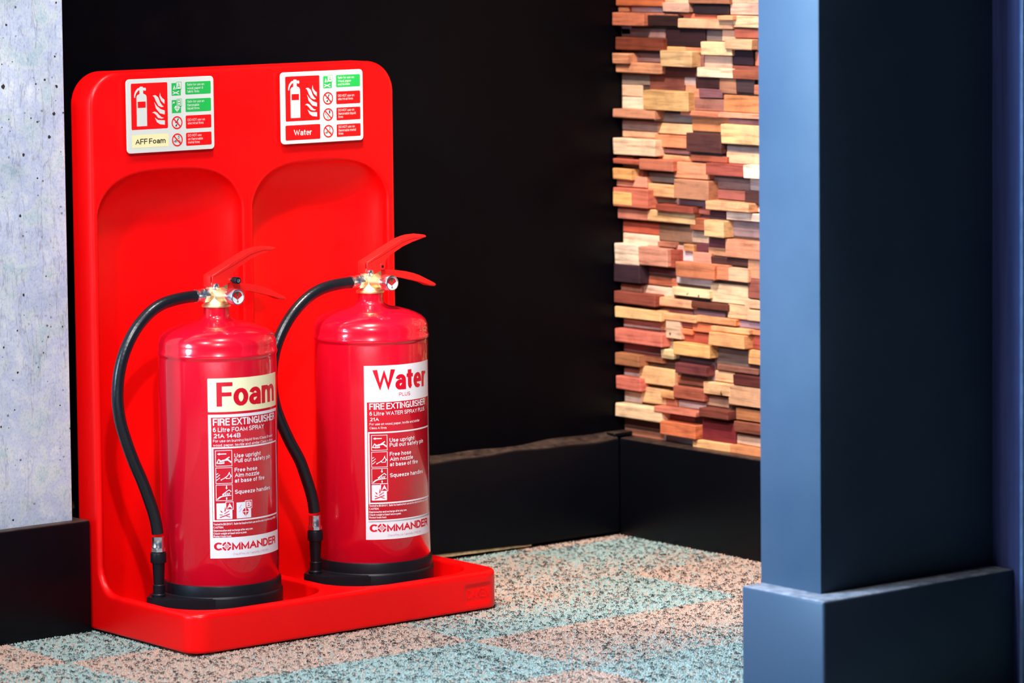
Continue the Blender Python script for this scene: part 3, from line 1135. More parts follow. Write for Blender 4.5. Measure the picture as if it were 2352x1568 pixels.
XL = [-1.6875 - 0.4925 * k for k in range(4, 0, -1)] + [-1.6875, -1.1950, -0.7030, -0.2105, 0.03]
YL = [-1.2470 - 0.2440 * k for k in range(8, 0, -1)] + [-1.2470, -1.0030, -0.7590, -0.5150, -0.2713, -0.0275, 0.02]
SOFT = {(2, 3): 'back', (0, 3): 'back', (2, 4): 'both', (2, 2): 'front', (3, 4): 'front'}
for i in range(len(XL) - 1):
    for j in range(len(YL) - 1):
        x0, x1, y0, y1 = XL[i], XL[i + 1], YL[j], YL[j + 1]
        aq = (i + j) % 2 == 1
        tl = box_obj('carpet_tile', x0 + 0.0006, x1 - 0.0006, y0 + 0.0006, y1 - 0.0006, -0.012, -0.0040, M['aqua' if aq else 'beige'], floor)
        if i >= 4 and j >= 8:
            pile(tl, x0, x1, y0, y1, AQUA if aq else BEIGE, SOFT.get((i - 4, j - 8)))

# ------------------------------------------------------------------ red moulded stand
SX0, SX1 = -1.0545, -0.5235          # sides
SYF, SYP, SYB = -0.3575, -0.1250, -0.0740   # tray front, panel front, back
STOP = 0.7750
NICHES = ((-1.0470, -0.8007), (-0.7870, -0.5440))


def smax(a, b, r):
    """Intersection with a rounded edge of radius r."""
    u = np.maximum(a + r, 0)
    v = np.maximum(b + r, 0)
    return np.minimum(np.maximum(a, b), -r) + np.sqrt(u * u + v * v)


def smin(a, b, r):
    return -smax(-a, -b, r)


def rbox(x, y, hx, hy, r):
    qx, qy = np.abs(x) - hx + r, np.abs(y) - hy + r
    return np.minimum(np.maximum(qx, qy), 0) + np.sqrt(np.maximum(qx, 0) ** 2 + np.maximum(qy, 0) ** 2) - r


def stand_sdf(X, Y, Z):
    cx, hx = (SX0 + SX1) / 2, (SX1 - SX0) / 2
    # upright: narrows very slightly towards the right above its foot
    taper = 0.008 * np.clip((Z - 0.06) / 0.06, 0, 1)
    side = rbox(X - cx + taper / 2, Z - (STOP / 2 - 0.3), hx - taper / 2, STOP / 2 + 0.3, 0.046)
    plan = rbox(X - cx, Y - (SYF + 0.3), hx, 0.3, 0.030)
    # the side view is one L: panel front, a hollow curve, then the tray's rim
    ell = smin(SYP - Y, Z - 0.0545, 0.036)
    body = smax(ell, np.maximum(side, plan), 0.0065)
    body = smax(body, Y - SYB, 0.0025)
    body = np.maximum(body, 0.0005 - Z)
    for a, b in NICHES:
        c, h = (a + b) / 2, (b - a) / 2
        # the tray pocket in front, well rounded; behind it a niche whose back, sides and
        # head run into one another as one curved shell
        yf, yb = -0.3440, -0.0830
        front = rbox(X - c, Y - (yf + 0.15), h - 0.002, 0.15, 0.072)
        dep = np.maximum(Y - SYP, 0) / (yb - SYP)
        q = np.maximum(Z - 0.5515, 0) / 0.0850
        roof = np.clip(np.maximum(Z - 0.4850, 0) / 0.1515, 0, 0.985)
        dep = dep / (1 - roof ** 2.4) ** (1 / 2.4)
        shell = ((np.abs((X - c) / h) ** 2.9 + q ** 2.5 + dep ** 2.5) ** 0.4 - 1) * 0.045
        cut = np.maximum(front, shell)
        cut = smax(cut, 0.0135 - Z, 0.013)
        body = smax(body, -cut, 0.0018)
    # shallow recess for the raised maker's name
    rec = np.maximum(rbox(X + 0.5673, Z - 0.0243, 0.0243, 0.0125, 0.003), Y - (SYF + 0.0013))
    body = np.maximum(body, -rec)
    return body


def surface_nets(fn, lo, hi, h):
    n = [int(math.ceil((b - a) / h)) + 1 for a, b in zip(lo, hi)]
    ax = [(lo[i] + h * np.arange(n[i])).astype(np.float32) for i in range(3)]
    D = np.empty(n, np.float32)
    for i in range(0, n[0], 24):
        D[i:i + 24] = fn(*np.meshgrid(ax[0][i:i + 24], ax[1], ax[2], indexing='ij'))
    s = D < 0
    cs = np.zeros([k - 1 for k in n], np.uint8)
    for dx in (0, 1):
        for dy in (0, 1):
            for dz in (0, 1):
                cs += s[dx:n[0] - 1 + dx, dy:n[1] - 1 + dy, dz:n[2] - 1 + dz]
    act = (cs > 0) & (cs < 8)
    idx = np.full(act.shape, -1, np.int64)
    cells = np.argwhere(act)
    idx[act] = np.arange(len(cells))
    acc = np.zeros((len(cells), 3))
    cnt = np.zeros(len(cells))
    corners = [(a, b, c) for a in (0, 1) for b in (0, 1) for c in (0, 1)]
    for i, p in enumerate(corners):
        for q in corners[i + 1:]:
            if sum(abs(u - v) for u, v in zip(p, q)) != 1:
                continue
            a = D[cells[:, 0] + p[0], cells[:, 1] + p[1], cells[:, 2] + p[2]].astype(np.float64)
            b = D[cells[:, 0] + q[0], cells[:, 1] + q[1], cells[:, 2] + q[2]].astype(np.float64)
            k = (a < 0) != (b < 0)
            tt = a[k] / (a[k] - b[k])
            acc[k] += np.array(p) + tt[:, None] * (np.array(q) - np.array(p))
            cnt[k] += 1
    V = np.array(lo) + (cells + acc / cnt[:, None]) * h
    quads = []
    for a in range(3):
        b, c = (a + 1) % 3, (a + 2) % 3
        sl0 = [slice(None)] * 3
        sl1 = [slice(None)] * 3
        sl0[a], sl1[a] = slice(0, n[a] - 1), slice(1, n[a])
        ch = s[tuple(sl0)] != s[tuple(sl1)]
        e = np.argwhere(ch)
        e = e[(e[:, b] > 0) & (e[:, c] > 0) & (e[:, b] < n[b] - 1) & (e[:, c] < n[c] - 1)]
        inside = s[e[:, 0], e[:, 1], e[:, 2]]
        vs = []
        for db, dc in ((1, 1), (0, 1), (0, 0), (1, 0)):
            g = e.copy()
            g[:, b] -= db
            g[:, c] -= dc
            vs.append(idx[g[:, 0], g[:, 1], g[:, 2]])
        qd = np.stack(vs, 1)
        qd[~inside] = qd[~inside][:, ::-1]
        quads.append(qd)
    Q = np.concatenate(quads)
    for _ in range(3):                       # settle the vertices on the true surface
        e = 4e-4
        f0 = fn(V[:, 0], V[:, 1], V[:, 2])
        g = np.stack([fn(*(V + e * np.eye(3)[i]).T) - fn(*(V - e * np.eye(3)[i]).T) for i in range(3)], 1) / (2 * e)
        g2 = np.maximum((g * g).sum(1), 0.04)
        st = -(f0 / g2)[:, None] * g
        ln_ = np.linalg.norm(st, axis=1, keepdims=True)
        V = V + st * np.minimum(1, 0.5 * h / np.maximum(ln_, 1e-9))
    return V, Q


stand = tag(empty('extinguisher_stand', ((SX0 + SX1) / 2, (SYF + SYB) / 2, 0)), 'red moulded plastic double stand holding two fire extinguishers', 'stand')
SV, SQ = surface_nets(stand_sdf, (SX0 - .008, SYF - .008, -.006), (SX1 + .008, SYB + .008, STOP + .008), 0.0030)
SV -= np.array(stand.location)
me = bpy.data.meshes.new('moulded_body')
me.vertices.add(len(SV))
me.vertices.foreach_set('co', SV.astype(np.float32).ravel())
me.loops.add(len(SQ) * 4)
me.loops.foreach_set('vertex_index', SQ.astype(np.int32).ravel())
me.polygons.add(len(SQ))
me.polygons.foreach_set('loop_start', (np.arange(len(SQ)) * 4).astype(np.int32))
me.update(calc_edges=True)
link_mesh('moulded_body', me, M['stand'], stand, True)

sl = Vector(stand.location)
ink = Ink()
ink.text('DAKEN', 0, 0, 37.5, 13.0, 0.13, 1.2)
nm = ink.obj('maker_name', M['stand'], lambda x, y, z: Vector((-0.5867 + x / 1000, SYF + 0.0013 - z, 0.0178 + y / 1000)) - sl, stand)
md = nm.modifiers.new('thick', 'SOLIDIFY')
md.thickness = 0.0006
md.offset = 1


# ------------------------------------------------------------------ signs on the stand
def fire_class_a(ink_bg, ink_fg, x, y, w, h):
    """Burning logs: flames over crossed logs."""
    ink_fg.poly([(x + w * .16, y + h * .50), (x + w * .30, y + h * .86), (x + w * .36, y + h * .62), (x + w * .30, y + h * .46)])
    ink_fg.poly([(x + w * .40, y + h * .48), (x + w * .46, y + h * .70), (x + w * .52, y + h * .50)])
    ink_fg.line([(x + w * .12, y + h * .12), (x + w * .80, y + h * .34)], h * .075)
    ink_fg.line([(x + w * .14, y + h * .32), (x + w * .80, y + h * .10)], h * .075)


def make_sign(kind, x0):
    ox, oy, oz = x0 - sl.x, -0.1325 - sl.y, 0.6618 - sl.z
    W_, H_ = 145.5, 102.8
    ink = Ink()
    ink.rect(0, 0, W_, H_, 5.5)
    front = lambda x, y, z: Vector((ox + x / 1000, oy, oz + y / 1000))
    plate = ink.obj('identification_sign', M['plate'], front, stand)
    md = plate.modifiers.new('thick', 'SOLIDIFY')
    md.thickness = 0.0022
    md.offset = -1
    bv = plate.modifiers.new('edge', 'BEVEL')
    bv.width = 0.0005
    bv.segments = 2
    plate['label'] = ('white AFF Foam sign with pictograms, on the left panel' if kind == 'foam' else 'white Water sign with pictograms, on the right panel')
    for px in (25, 110):
        box_obj('fixing_pad', ox + px / 1000, ox + (px + 14) / 1000, oy + 0.0022, SYP - sl.y + 0.0003, oz + 0.02, oz + 0.085, M['foam_pad'], plate)
    red, green, cream, white, black, wred, gtop = Ink(), Ink(), Ink(), Ink(), Ink(), Ink(), Ink()
    d = 0.0 if kind == 'foam' else 0.4
    red.rect(7.6 + d, 32.6, 67.8 + d, 96.8, 1.8)
    # pictogram: extinguisher
    body = [(16.4, 37.2), (33.3, 37.2), (33.3, 75.5)]
    body += [(30.3 + 3.0 * math.cos(a), 76.5 + 4.5 * math.sin(a)) for a in (0.3, 0.8, 1.2)]
    body += [(27.6, 82.5), (27.6, 87.0), (31.4, 86.1), (32.2, 87.0), (32.2, 89.3), (31.4, 90.4), (27.4, 90.6), (27.1, 92.1), (22.2, 92.1), (21.7, 90.6), (18.6, 90.0),
             (15.6, 87.2), (13.6, 84.0), (12.6, 80.5), (12.6, 77.0), (14.2, 77.0), (14.9, 80.6), (16.4, 83.4), (19.2, 86.4), (21.5, 87.6), (21.5, 82.0)]
    body += [(19.3 - 3.0 * math.cos(a), 76.5 + 4.5 * math.sin(a)) for a in (1.2, 0.8, 0.3)]
    body += [(16.4, 75.5)]
    white.poly([(x + d, y) for x, y in body])
    wred.rect(18.3 + d, 62.8, 31.2 + d, 71.4)
    for fl in ([(55.4, 83.2), (56.4, 78.1), (59.4, 74.6), (62.7, 72.4), (62.7, 66.4), (57.4, 70.8), (54.4, 76.9)],
               [(43.0, 78.9), (47.8, 79.5), (52.4, 76.1), (55.3, 69.2), (58.0, 65.4), (61.4, 62.9), (57.8, 62.3), (52.3, 64.6), (48.3, 71.1), (45.8, 76.7)],
               [(45.6, 69.9), (49.8, 64.3), (55.6, 59.9), (62.8, 57.4), (62.8, 51.9), (54.7, 53.9), (48.2, 60.9)],
               [(41.3, 55.2), (45.7, 56.8), (49.7, 55.3), (53.7, 51.4), (57.2, 48.4), (61.5, 47.5), (57.7, 46.3), (51.7, 47.6), (47.7, 52.4), (44.6, 54.7)],
               [(46.1, 48.2), (51.6, 44.6), (62.7, 43.8), (62.7, 37.6), (54.6, 38.6), (49.6, 41.7)]):
        white.poly([(x + d, y) for x, y in fl])
    if kind == 'foam':
        cream.rect(8.1, 7.4, 68.4, 25.3)
        black.text('AFF Foam', 13.2, 12.3, 50, 7.4, 0.165, 0.65, 0.9, 1.15)
        rows = [('g', 'A', ['Safe for use on', 'wood, paper &', 'fabric fires'], [28.5, 26.8, 20]),
                ('g', 'B', ['Safe for use on', 'flammable', 'liquid fires'], [28.2, 19.6, 20]),
                ('r', 'E', ['DO NOT use on', 'electrical fires'], [29, 26.5]),
                ('r', 'D', ['DO NOT use', 'on flammable', 'metal fires'], [22.8, 25, 19.6])]
    else:
        red.rect(7.3, 5.4, 68.5, 26.8, 1.8)
        white.text('Water', 21.6, 11.8, 32, 8.4, 0.17, 0.6, 0.9, 1.2)
        rows = [('g', 'A', ['Safe for use on:', 'Wood, paper', 'and textiles'], [29.4, 23.6, 21.5]),
                ('r', 'E', ['DO NOT use on', 'electrical fires'], [29, 26.5]),
                ('r', 'B', ['DO NOT use on', 'flammable liquid', 'fires'], [28.6, 31, 8.4]),
                ('r', 'D', ['DO NOT use on', 'flammable metal', 'fires'], [29.2, 31, 8.4])]
    for i, (c, sym, lines, ws) in enumerate(rows):
        top, bot = ((95.8, 78.2), (72.1, 53.8), (48.8, 30.4), (24.6, 6.4))[i]
        (green if c == 'g' else red).rect(97.6, bot, 140.5, top, 1.6)
        yb = {3: (90.3 - 95.8, 85.3 - 95.8, 80.7 - 95.8), 2: (-7.9, -12.6)}[len(lines)]
        for s_, w_, dy in zip(lines, ws, yb):
            white.text(s_, 100.8, top + dy, w_, 3.5, 0.16 if c == 'g' else 0.13)
        if c == 'g':
            green.rect(74.8, bot - 0.7, 90.0, top - 0.8)
            white.rect(82.5, top - 9.6, 91.3, top + 0.6, 0.6)
            gtop.frame(82.5, top - 9.6, 91.3, top + 0.6, 0.5)
            gtop.text(sym, 83.8, top - 8.4, 6.0, 7.6, 0.12)
            if sym == 'A':
                fire_class_a(None, white, 74.8, bot - 0.7, 15.2, 17.5)
            else:
                white.poly([(83.3, bot + 0.6), (88.6, bot + 6.4), (86.6, bot + 9.4), (80.4, bot + 9.4), (78.4, bot + 6.4)])
                gtop.line([(83.3, bot + 1.5), (83.3, bot + 9)], 0.5)
                gtop.line([(79.2, bot + 6.0), (87.6, bot + 6.0)], 0.5)
                white.line([(76.0, bot + 12.5), (77.8, bot + 15.2), (78.2, bot + 12.8), (79.8, bot + 14.8)], 0.8)
        else:
            cx, cy = 82.8, (top + bot) / 2 + 0.1
            wred.ring(cx, cy, 7.3, 9.0)
            if sym == 'E':
                black.poly([(cx + 1.6, cy + 6.0), (cx + 3.0, cy + 5.2), (cx + 0.4, cy + 0.8), (cx + 2.4, cy + 0.6), (cx + 2.2, cy - 0.2), (cx - 3.4, cy - 0.2), (cx - 3.0, cy + 0.6), (cx - 0.8, cy + 0.8)])
                black.poly([(cx - 2.6, cy - 5.6), (cx - 2.4, cy - 2.6), (cx - 1.4, cy - 3.2), (cx - 0.2, cy - 1.6), (cx + 0.6, cy - 2.2), (cx - 0.6, cy - 4.0), (cx + 0.2, cy - 4.6)])
            elif sym == 'D':
                black.text('D', cx + 1.3, cy + 1.4, 2.4, 4.0, 0.16)
                black.text('METAL', cx - 6.0, cy - 3.2, 12.0, 3.2, 0.18)
            else:
                black.text('B', cx + 1.3, cy + 1.6, 2.6, 4.0, 0.22)
                black.line([(cx - 4.4, cy + 2.4), (cx - 4.6, cy + 0.2), (cx - 3.0, cy - 0.4)], 0.6)
                black.line([(cx - 2.6, cy - 1.4), (cx - 1.2, cy - 3.4), (cx - 2.2, cy - 5.4)], 0.6)
                black.line([(cx + 0.2, cy - 2.6), (cx + 1.0, cy - 4.6), (cx - 0.4, cy - 6.2)], 0.5)
            a = 7.6 / math.sqrt(2)
            wred.line([(cx - a, cy + a), (cx + a, cy - a)], 1.7)
    for k, (ik, nm_, mt) in enumerate(((red, 'red_panel', 'sign_red'), (green, 'green_panel', 'sign_green'), (cream, 'cream_panel', 'sign_cream'), (white, 'white_lettering', 'plate'),
                                      (black, 'black_lettering', 'black_print'), (wred, 'red_symbol', 'sign_red'), (gtop, 'green_lettering', 'sign_green'))):
        if ik.v:
            lift = {'red_panel': 0.00012, 'green_panel': 0.00012, 'cream_panel': 0.00012, 'white_lettering': 0.00025, 'black_lettering': 0.0003, 'red_symbol': 0.0004, 'green_lettering': 0.0004}[nm_]
            ik.obj(nm_, M[mt], lambda x, y, z, lift=lift: Vector((ox + x / 1000, oy - lift - z, oz + y / 1000)), plate)


make_sign('foam', -1.0000)
make_sign('water', -0.7395)


# ------------------------------------------------------------------ extinguishers
def polar(s, z, r):
    """Millimetres of arc from the front (-Y) towards +X, and height, on a tank of radius r."""
    a = s / 1000 / 0.0816
    return Vector((r * math.sin(a), -r * math.cos(a), z / 1000))


HOSE = [(-.0100, .4692), (-.0300, .4690), (-.0500, .4684), (-.0720, .4660), (-.0920, .4610), (-.1120, .4500), (-.1330, .4300), (-.1500, .4030), (-.1600, .3730), (-.1635, .3400),
        (-.1600, .3100), (-.1520, .2830), (-.1400, .2520), (-.1270, .2240), (-.1165, .1980), (-.1075, .1720), (-.1030, .1480), (-.1022, .1220)]


def extinguisher(kind, x, y, label):
    R = 0.0816
    t = tag(empty('fire_extinguisher', (x, y, 0.0135)), label, 'fire extinguisher', 'extinguishers on the red double stand')
    z0 = 0.0135
    Zs = lambda z: z - z0
    bm = bmesh.new()
    prof = [(R - .004, .030), (R, .034), (R, .3840), (R + .0001, .3866), (R + .0011, .3880), (R + .0015, .3905), (R + .0011, .3930), (R, .3946), (R, .4030), (R - .0008, .4078), (R - .0034, .4134), (R - .0088, .4184),
            (R - .0170, .4228), (R - .0270, .4266), (R - .0390, .4298), (R - .0500, .4320), (R - .0555, .4336), (R - .0600, .4360), (.0188, .4390), (.0182, .4420), (.0182, .4515), (.0150, .4520)]
    add_lathe(bm, [(r, Zs(z)) for r, z in prof], 96)
    bm_obj('tank', bm, M['tank'], t, True, 60)
    # rubber foot ring with the nozzle rest moulded on
    bm = bmesh.new()
    add_lathe(bm, [(.0700, Zs(z0)), (.0846, Zs(z0)), (.0856, Zs(.0160)), (.0858, Zs(.0590)), (.0850, Zs(.0615)), (.0838, Zs(.0622)), (.0836, Zs(.0755)), (.0830, Zs(.0768)), (.0790, Zs(.0768))], 96)
    bm_obj('foot_ring', bm, M['rubber'], t, True, 45)
    rest = bmesh.new()
    pts = [(-.1165, .010), (-.1190, .004), (-.1190, -.006), (-.1165, -.0115), (-.060, -.0640), (-.045, -.0700), (-.045, .0700), (-.060, .0640)]
    n_ = len(pts)
    lo_ = [rest.verts.new((px, py, Zs(.0270))) for px, py in pts]
    hi_ = [rest.verts.new((px, py, Zs(.0610))) for px, py in pts]
    fs = [rest.faces.new(lo_[::-1]), rest.faces.new(hi_)]
    for i in range(n_):
        fs.append(rest.faces.new((lo_[i], lo_[(i + 1) % n_], hi_[(i + 1) % n_], hi_[i])))
    bmesh.ops.bevel(rest, geom=list({e for f in fs for e in f.edges}), offset=.0015, segments=2, affect='EDGES')
    add_lathe(rest, [(.0095, 0), (.0095, .0035), (.0080, .0050)], 24, (-.1030, 0, Zs(.0605)))
    bm_obj('nozzle_rest', rest, M['rubber'], t, True, 40)
    # discharge nozzle standing in the rest
    bm = bmesh.new()
    add_lathe(bm, [(.0070, Zs(.0640)), (.0082, Zs(.0650)), (.0082, Zs(.0770)), (.0072, Zs(.0780)), (.0076, Zs(.0860)), (.0086, Zs(.1060)), (.0088, Zs(.1075)), (.0107, Zs(.1080)),
                   (.0110, Zs(.1095)), (.0110, Zs(.1205)), (.0104, Zs(.1220)), (.0080, Zs(.1222))], 28, (-.1024, 0, 0))
    for k in range(6):
        a = math.pi * k / 3 + .35
        bx = add_box(bm, .0072, .0090, -.0012, .0012, Zs(.0790), Zs(.1070), .0004, 1)
        vs_ = [v for v in bm.verts if v.co.x > 0 and v.index == -1]
        for v in vs_:
            px, py = v.co.x, v.co.y
            v.co.x, v.co.y = -.1024 + px * math.cos(a) - py * math.sin(a), px * math.sin(a) + py * math.cos(a)
            v.index = 0
        bm.verts.index_update()
        for v in bm.verts:
            v.index = 0
    bm_obj('nozzle', bm, M['rubber'], t, True, 40)
    # hose and its metal ferrules
    bow = 0.0 if kind == 'foam' else 0.010
    pts = catmull([(px - bow * max(0, 1 - ((pz - .345) / .115) ** 2), 0, Zs(pz)) for px, pz in HOSE], 7)
    bm = bmesh.new()
    add_tube(bm, pts[7:-7], 0.0082, 18)
    hs = bm_obj('hose', bm, M['hose'], t, True, 60)
    bm = bmesh.new()
    add_lathe(bm, [(.0070, -.0345), (.0090, -.0345), (.0092, -.0335), (.0088, -.0325), (.0086, -.0250), (.0090, -.0240), (.0090, -.0225)], 28, (0, 0, Zs(.4690)), 'X')
    add_lathe(bm, [(.0086, -.0225), (.0104, -.0222), (.0104, -.0150), (.0090, -.0142)], 6, (0, 0, Zs(.4690)), 'X')
    bm_obj('ferrule', bm, M['chrome'], hs, True, 35)
    bm = bmesh.new()
    add_lathe(bm, [(.0075, .1440), (.0086, .1440), (.0087, .1430), (.0085, .1420), (.0085, .1310), (.0090, .1300), (.0090, .1285)], 28, (-.1027, 0, -z0))
    add_lathe(bm, [(.0088, .1285), (.0102, .1280), (.0102, .1235), (.0090, .1222)], 8, (-.1026, 0, -z0))
    bm_obj('ferrule', bm, M['chrome'], hs, True, 35)
    # brass valve
    bm = bmesh.new()
    add_lathe(bm, [(.0150, .4515), (.0198, .4520), (.0203, .4535), (.0198, .4552), (.0172, .4560), (.0168, .4585), (.0150, .4605), (.0138, .4640), (.0138, .4750), (.0126, .4790), (.0090, .4795)], 32, (0, 0, -z0))
    add_lathe(bm, [(.0080, -.0160), (.0094, -.0155), (.0098, -.0120), (.0098, .0)], 24, (0, 0, Zs(.4690)), 'X')
    add_lathe(bm, [(.0070, -.0300), (.0076, -.0295), (.0078, -.0200), (.0110, -.0120), (.0110, 0)], 24, (.0016, 0, Zs(.4680)), 'Y')
    add_box(bm, -.0118, .0150, -.0080, .0080, Zs(.4740), Zs(.4870), .0015, 2)
    bm_obj('valve_body', bm, M['brass'], t, True, 40)
    # upper carrying handle: folded sheet with two cheeks
    web_top = [(-.0127, .4962), (.0180, .5098), (.0500, .5240), (.0620, .5272), (.0717, .5290), (.0872, .5295), (.0925, .5282)]
    under = [(.0935, .5268), (.0902, .5252), (.0684, .5204), (.0508, .5152), (.0281, .5036), (.0222, .4995), (.0204, .4960), (.0198, .4900), (.0196, .4858), (.0080, .4815), (-.0010, .4788), (-.0040, .4768), (-.0095, .4768), (-.0120, .4795), (-.0130, .4835)]
    cheek = [(a, Zs(b)) for a, b in web_top + under]
    bm = bmesh.new()
    add_prism(bm, cheek, -.0102, -.0083, .0004, 1)
    add_prism(bm, cheek, .0083, .0102, .0004, 1)
    web = [(a - .0004, Zs(b) + .0005) for a, b in web_top] + [(.0939, Zs(.5268))] + [(a + .0006, Zs(b) - .0030) for a, b in web_top[::-1]]
    add_prism(bm, web, -.0107, .0107, .0010, 3)
    tipu = [(.0480, .5226), (.0620, .5270), (.0872, .5292), (.0930, .5276), (.0902, .5254), (.0700, .5212), (.0560, .5176)]
    add_prism(bm, [(a, Zs(b)) for a, b in tipu], -.0098, .0098, .0016, 3)
    add_prism(bm, [(-.0138, Zs(.4956)), (-.0115, Zs(.4960)), (-.0115, Zs(.4820)), (-.0138, Zs(.4820))], -.0060, .0104, .0005, 2)
    bm_obj('carry_handle', bm, M['handle'], t, True, 35)
    # squeeze lever
    lev = [(.0000, .4830), (.0150, .4838), (.0264, .4834), (.0420, .4815), (.0571, .4790), (.0710, .4755), (.0827, .4714), (.0982, .4640), (.1090, .4588), (.1130, .4565), (.1128, .4545), (.1100, .4534), (.1011, .4548),
           (.0877, .4609), (.0723, .4667), (.0517, .4702), (.0313, .4732), (.0160, .4750), (.0030, .4760)]
    bm = bmesh.new()
    add_prism(bm, [(a, Zs(b)) for a, b in lev], -.0078, .0078, .0016, 3)
    bm_obj('squeeze_lever', bm, M['handle'], t, True, 35)
    bm = bmesh.new()
    add_lathe(bm, [(.0030, -.0140), (.0042, -.0132), (.0046, -.0115), (.0046, .0115), (.0042, .0132), (.0030, .0140)], 20, (-.0075, 0, Zs(.4812)), 'Y')
    bm_obj('pivot_rivet', bm, M['chrome'], t, True, 40)
    if kind == 'foam':
        bm = bmesh.new()
        add_lathe(bm, [(.0044, -.0235), (.0047, -.0230), (.0047, -.0125), (.0040, -.0120)], 20, (.0215, 0, Zs(.4880)), 'Y')
        pn = bm_obj('safety_pin', bm, M['rubber'], t, True, 40)
        pn['label'] = 'black sleeved safety pin'
        bm = bmesh.new()
        add_lathe(bm, [(.0012, -.0242), (.0026, -.0238), (.0026, -.0230)], 16, (.0215, 0, Zs(.4880)), 'Y')
        add_lathe(bm, [(.0018, -.0125), (.0018, .0130)], 12, (.0170, 0, Zs(.4885)), 'Y')
        bm_obj('pin_tip', bm, M['chrome'], pn, True, 40)
    else:
        bm = bmesh.new()
        add_lathe(bm, [(.0022, -.0112), (.0046, -.0112), (.0050, -.0105), (.0050, .0105)], 20, (.0145, 0, Zs(.4888)), 'Y', cap0=False)
        ri = bm_obj('pin_eyelet', bm, M['handle'], t, True, 40)
        bm = bmesh.new()
        add_lathe(bm, [(.0023, -.0108), (.0023, .0100)], 14, (.0145, 0, Zs(.4888)), 'Y')
        bm_obj('pin_hole', bm, M['black_print'], ri)  # black plug paints the dark inside of the open hole
    # pressure gauge
    g = (.0022, 0, Zs(.4686))
    bm = bmesh.new()
    add_lathe(bm, [(.0060, -.0270), (.0088, -.0290), (.0108, -.0320), (.0114, -.0340), (.0114, -.0480), (.0106, -.0500), (.0094, -.0502), (.0090, -.0482)], 36, g, 'Y', cap1=True)
    ga = bm_obj('pressure_gauge', bm, M['chrome'], t, True, 35)
    gf = lambda dy: (lambda u, v, q: Vector((g[0] + u / 1000, dy - q, g[2] + v / 1000)))
    ik = Ink()
    ik.disc(0, 0, 9.1)
    ik.obj('dial_face', M['white_print'], gf(-.0484), ga)
    ik = Ink()
    arc = [(8.2 * math.cos(math.radians(a)), 8.2 * math.sin(math.radians(a)) - .4) for a in range(15, 166, 10)]
    ik.poly([(0, -3.6), (3.6, -1.0), *arc, (-3.6, -1.0)])
    ik.obj('dial_sector', M['gauge_red'], gf(-.0486), ga)
    ik = Ink()
    ik.poly([(-.3, -2.0), (1.6, 7.4), (-2.2, 7.2)])
    ik.obj('dial_sector', M['green_print'], gf(-.0488), ga)
    ik = Ink()
    ik.line([(0, -6.2), (-.2, 1.0)], .6)
    ik.disc(0, -6.0, 1.5, 14)
    ik.obj('needle', M['brass'], gf(-.0491), ga)

    # ---------------------------------------------------------- printed label
    L0 = -62.5
    wrap = lambda lift: (lambda s, z, q: polar(L0 + s, z - z0 * 1000, R + lift + q))
    Wd = 122.5
    white, whitet, red, cream, thin = Ink(), Ink(), Ink(), Ink(), Ink()
    dz = 0.0 if kind == 'foam' else -5.0
    if kind == 'foam':
        cream.rect(0, 316.5, Wd, 362.5, 1)
        red.text('Foam', 12, 324, 101, 33, 0.25, 0.25, 0.86, 1.5)
        white.frame(0, 140, Wd, 313, 4.0, 2.0)
        whitet.text('FIRE EXTINGUISHER', 6.5, 298, 106, 9.8, 0.20, 0.7, 0.8, 1.25)
        whitet.text('6 Litre FOAM SPRAY', 6.5, 289.2, 78, 6.2, 0.17)
        whitet.text('21A 144B', 6.5, 280.8, 38, 6.0, 0.17)
        whitet.text('For use on burning liquid fires (Class B) and', 6.3, 275.2, 98, 3.6, 0.14)
        whitet.text('wood, paper, textile and similar Class A fires', 6.3, 269.4, 99, 3.6, 0.14)
    else:
        white.rect(0, 308.5, Wd, 357.0)
        white.frame(0, 135, Wd, 309, 3.7, 2.0)
        red.text('Water', 12, 321.6, 98, 29.6, 0.255, 0.2, 0.76, 1.5)
        red.text('PLUS', 50.5, 312.4, 19.5, 5.0, 0.12)
        whitet.text('FIRE EXTINGUISHER', 7, 295, 98, 9.0, 0.20, 0.7, 0.8, 1.25)
        whitet.text('6 Litre WATER SPRAY PLUS', 7.2, 286.6, 96, 5.6, 0.16)
        whitet.text('21A', 7, 278.8, 13.5, 5.0, 0.16)
        whitet.text('For use on wood, paper, textile and similar', 7, 272.9, 82, 3.5, 0.14)
        whitet.text('Class A fires', 7, 267.4, 24, 3.5, 0.14)
    white.frame(4.6, 166.2 + dz, 118.5, 268.4 + dz, 2.1, 1.0)
    px = 9.0
